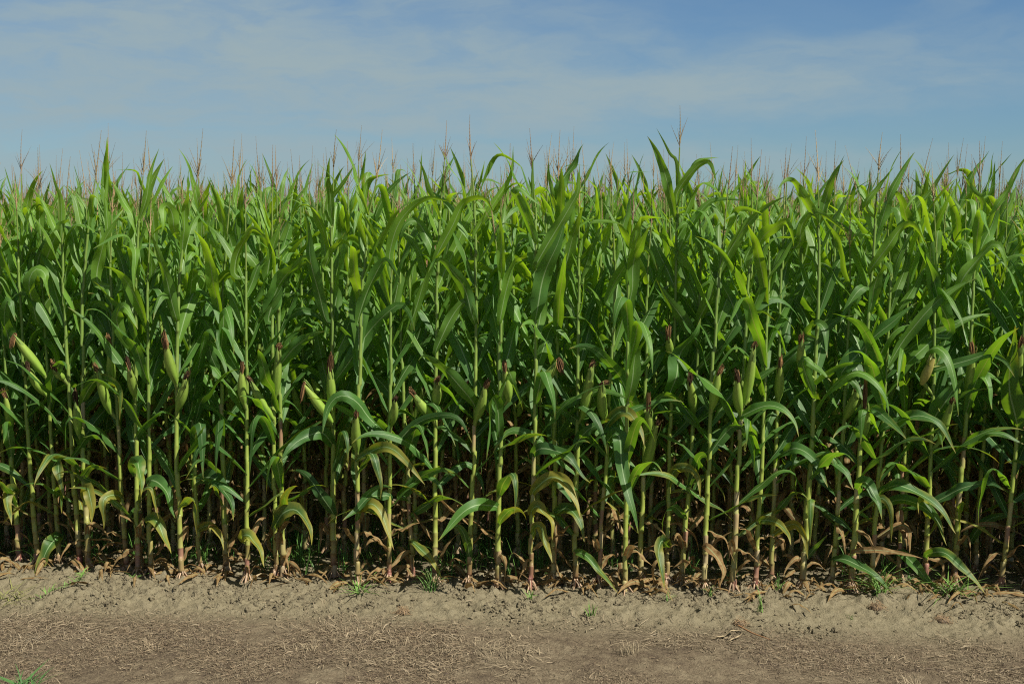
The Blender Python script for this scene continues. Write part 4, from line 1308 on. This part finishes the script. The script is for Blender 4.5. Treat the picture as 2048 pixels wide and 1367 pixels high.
def root_clod(label, px, py, rad, seed):
    """an uprooted lump of dark soil with matted root hairs"""
    r_ = np.random.default_rng(seed)
    o_ = gp(px, py)
    g_ = Geo()
    nu, nv = 14, 9
    u_ = np.linspace(0, 2 * np.pi, nu, endpoint=False); v_ = np.linspace(.05, np.pi * .62, nv)
    V = np.stack([np.outer(np.sin(v_), np.cos(u_)) * 1.25, np.outer(np.sin(v_), np.sin(u_)), np.outer(np.cos(v_), np.ones(nu)) * .75], -1) * rad
    V *= (1 + r_.normal(0, .10, (nv, nu, 1)))
    g_.add(V.reshape(-1, 3), grid_faces(nv, nu, True), np.zeros(2), [.13, .095, .06, 1])
    hairs = Geo()
    for i in range(60):
        a_, e_ = r_.uniform(0, 6.28), r_.uniform(.2, 1.4)
        d_ = np.array([math.cos(a_) * math.sin(e_) * 1.2, math.sin(a_) * math.sin(e_), math.cos(e_) * .75])
        p1 = d_ * rad; tg = np.cross(d_, r_.normal(0, 1, 3)); tg /= np.linalg.norm(tg)
        L = r_.uniform(.03, .09)
        q_ = spline([p1, p1 * 1.1 + tg * L * .5, p1 * 1.05 + tg * L + [0, 0, -.5 * L]], 6)
        q_[:, 2] = np.maximum(q_[:, 2], .004)
        tube(hairs, q_, .0011, np.array([.32, .22, .12]) * r_.uniform(.6, 1.2), 4)
    t_ = obj('root_clod', g_.mesh('root_clod', M_STRAW), loc=o_)
    obj('roots', hairs.mesh('roots', M_STRAW), t_)
    tag(t_, label, 'clod', 'root clods on the soil edge')
root_clod('dark uprooted clod with root hairs under the left large grass tuft', 1752, 1208, .032, 41)
root_clod('dark uprooted clod with stringy roots under the right grass tuft', 1885, 1226, .040, 42)
root_clod('brown root clod on the soil above the fallen husk strips', 1480, 1234, .028, 43)
root_clod('grey tangle of dead roots on the soil left of the middle', 806, 1212, .030, 44)

def scrap(name, label, cat, pts, wd, col, seed, dry=True):
    r_ = np.random.default_rng(seed)
    W3 = [gp(x_, y_) + [0, 0, .008 + h_] for x_, y_, h_ in pts]
    o_ = W3[0].copy()
    P = spline(W3, 14) - o_
    T = norm(np.gradient(P, axis=0))
    S = norm(np.cross(T, [0, 0.35, 1.0]))
    g_ = Geo()
    if dry:
        leaf(g_, P, S, wd, .5, 1.0, ruffle=.2, fold=.35, r=r_)
        g_.tone = [np.broadcast_to([.40, .315, .19, 1.0], t_.shape) for t_ in g_.tone]
        me = g_.mesh(name, M_STRAW)
    else:
        tube(g_, P, wd * np.linspace(1, .5, 14), np.array(col), 6)
        me = g_.mesh(name, M_STRAW)
    tag(obj(name, me, loc=o_), label, cat)
scrap('dry_husk', 'long pale dry husk strip lying beside a brown stick', 'husk', [(1425, 1262, .0), (1455, 1258, .02), (1488, 1250, .03)], .035, None, 51)
scrap('dry_husk', 'short pale dry husk strip in front of the long one', 'husk', [(1457, 1266, .0), (1478, 1260, .01), (1486, 1256, .02)], .022, None, 52)
scrap('dry_husk', 'small pale husk piece lying alone on the strip', 'husk', [(1473, 1282, 0), (1490, 1280, .008), (1502, 1279, .006)], .018, None, 53)
scrap('stick', 'thin brown stick lying over the pale husk strips', 'stick', [(1477, 1246, .03), (1505, 1256, .02), (1540, 1265, .0)], .006, (.24, .13, .06), 54, False)
scrap('dry_leaf', 'large tan dry leaf lying at the feet of the paired left stalks', 'leaf', [(500, 1166, .0), (530, 1158, .03), (560, 1162, .02), (585, 1166, .0)], .05, None, 55)

# the sprawling weed on the left soil edge
r_ = np.random.default_rng(61)
g = Geo()
W3 = [gp(x_, y_) + [0, 0, h_] for x_, y_, h_ in ((168, 1150, .02), (160, 1168, .04), (135, 1174, .03), (100, 1184, .02), (75, 1192, .01))]
o_ = W3[0].copy()
P = spline(W3, 24) - o_
tube(g, P, np.linspace(.004, .002, 24), np.array([.14, .20, .06]), 6)
for i in range(2, 24):
    for s_ in range(2):
        grass_blade(g, P[i], r_, r_.uniform(.01, .05), .06, np.array(G_) * r_.uniform(.7, 1.2), .007)
tag(obj('weed', g.mesh('weed', M_GRASS), loc=o_), 'green weed creeping over the bare soil at the left edge', 'weed')
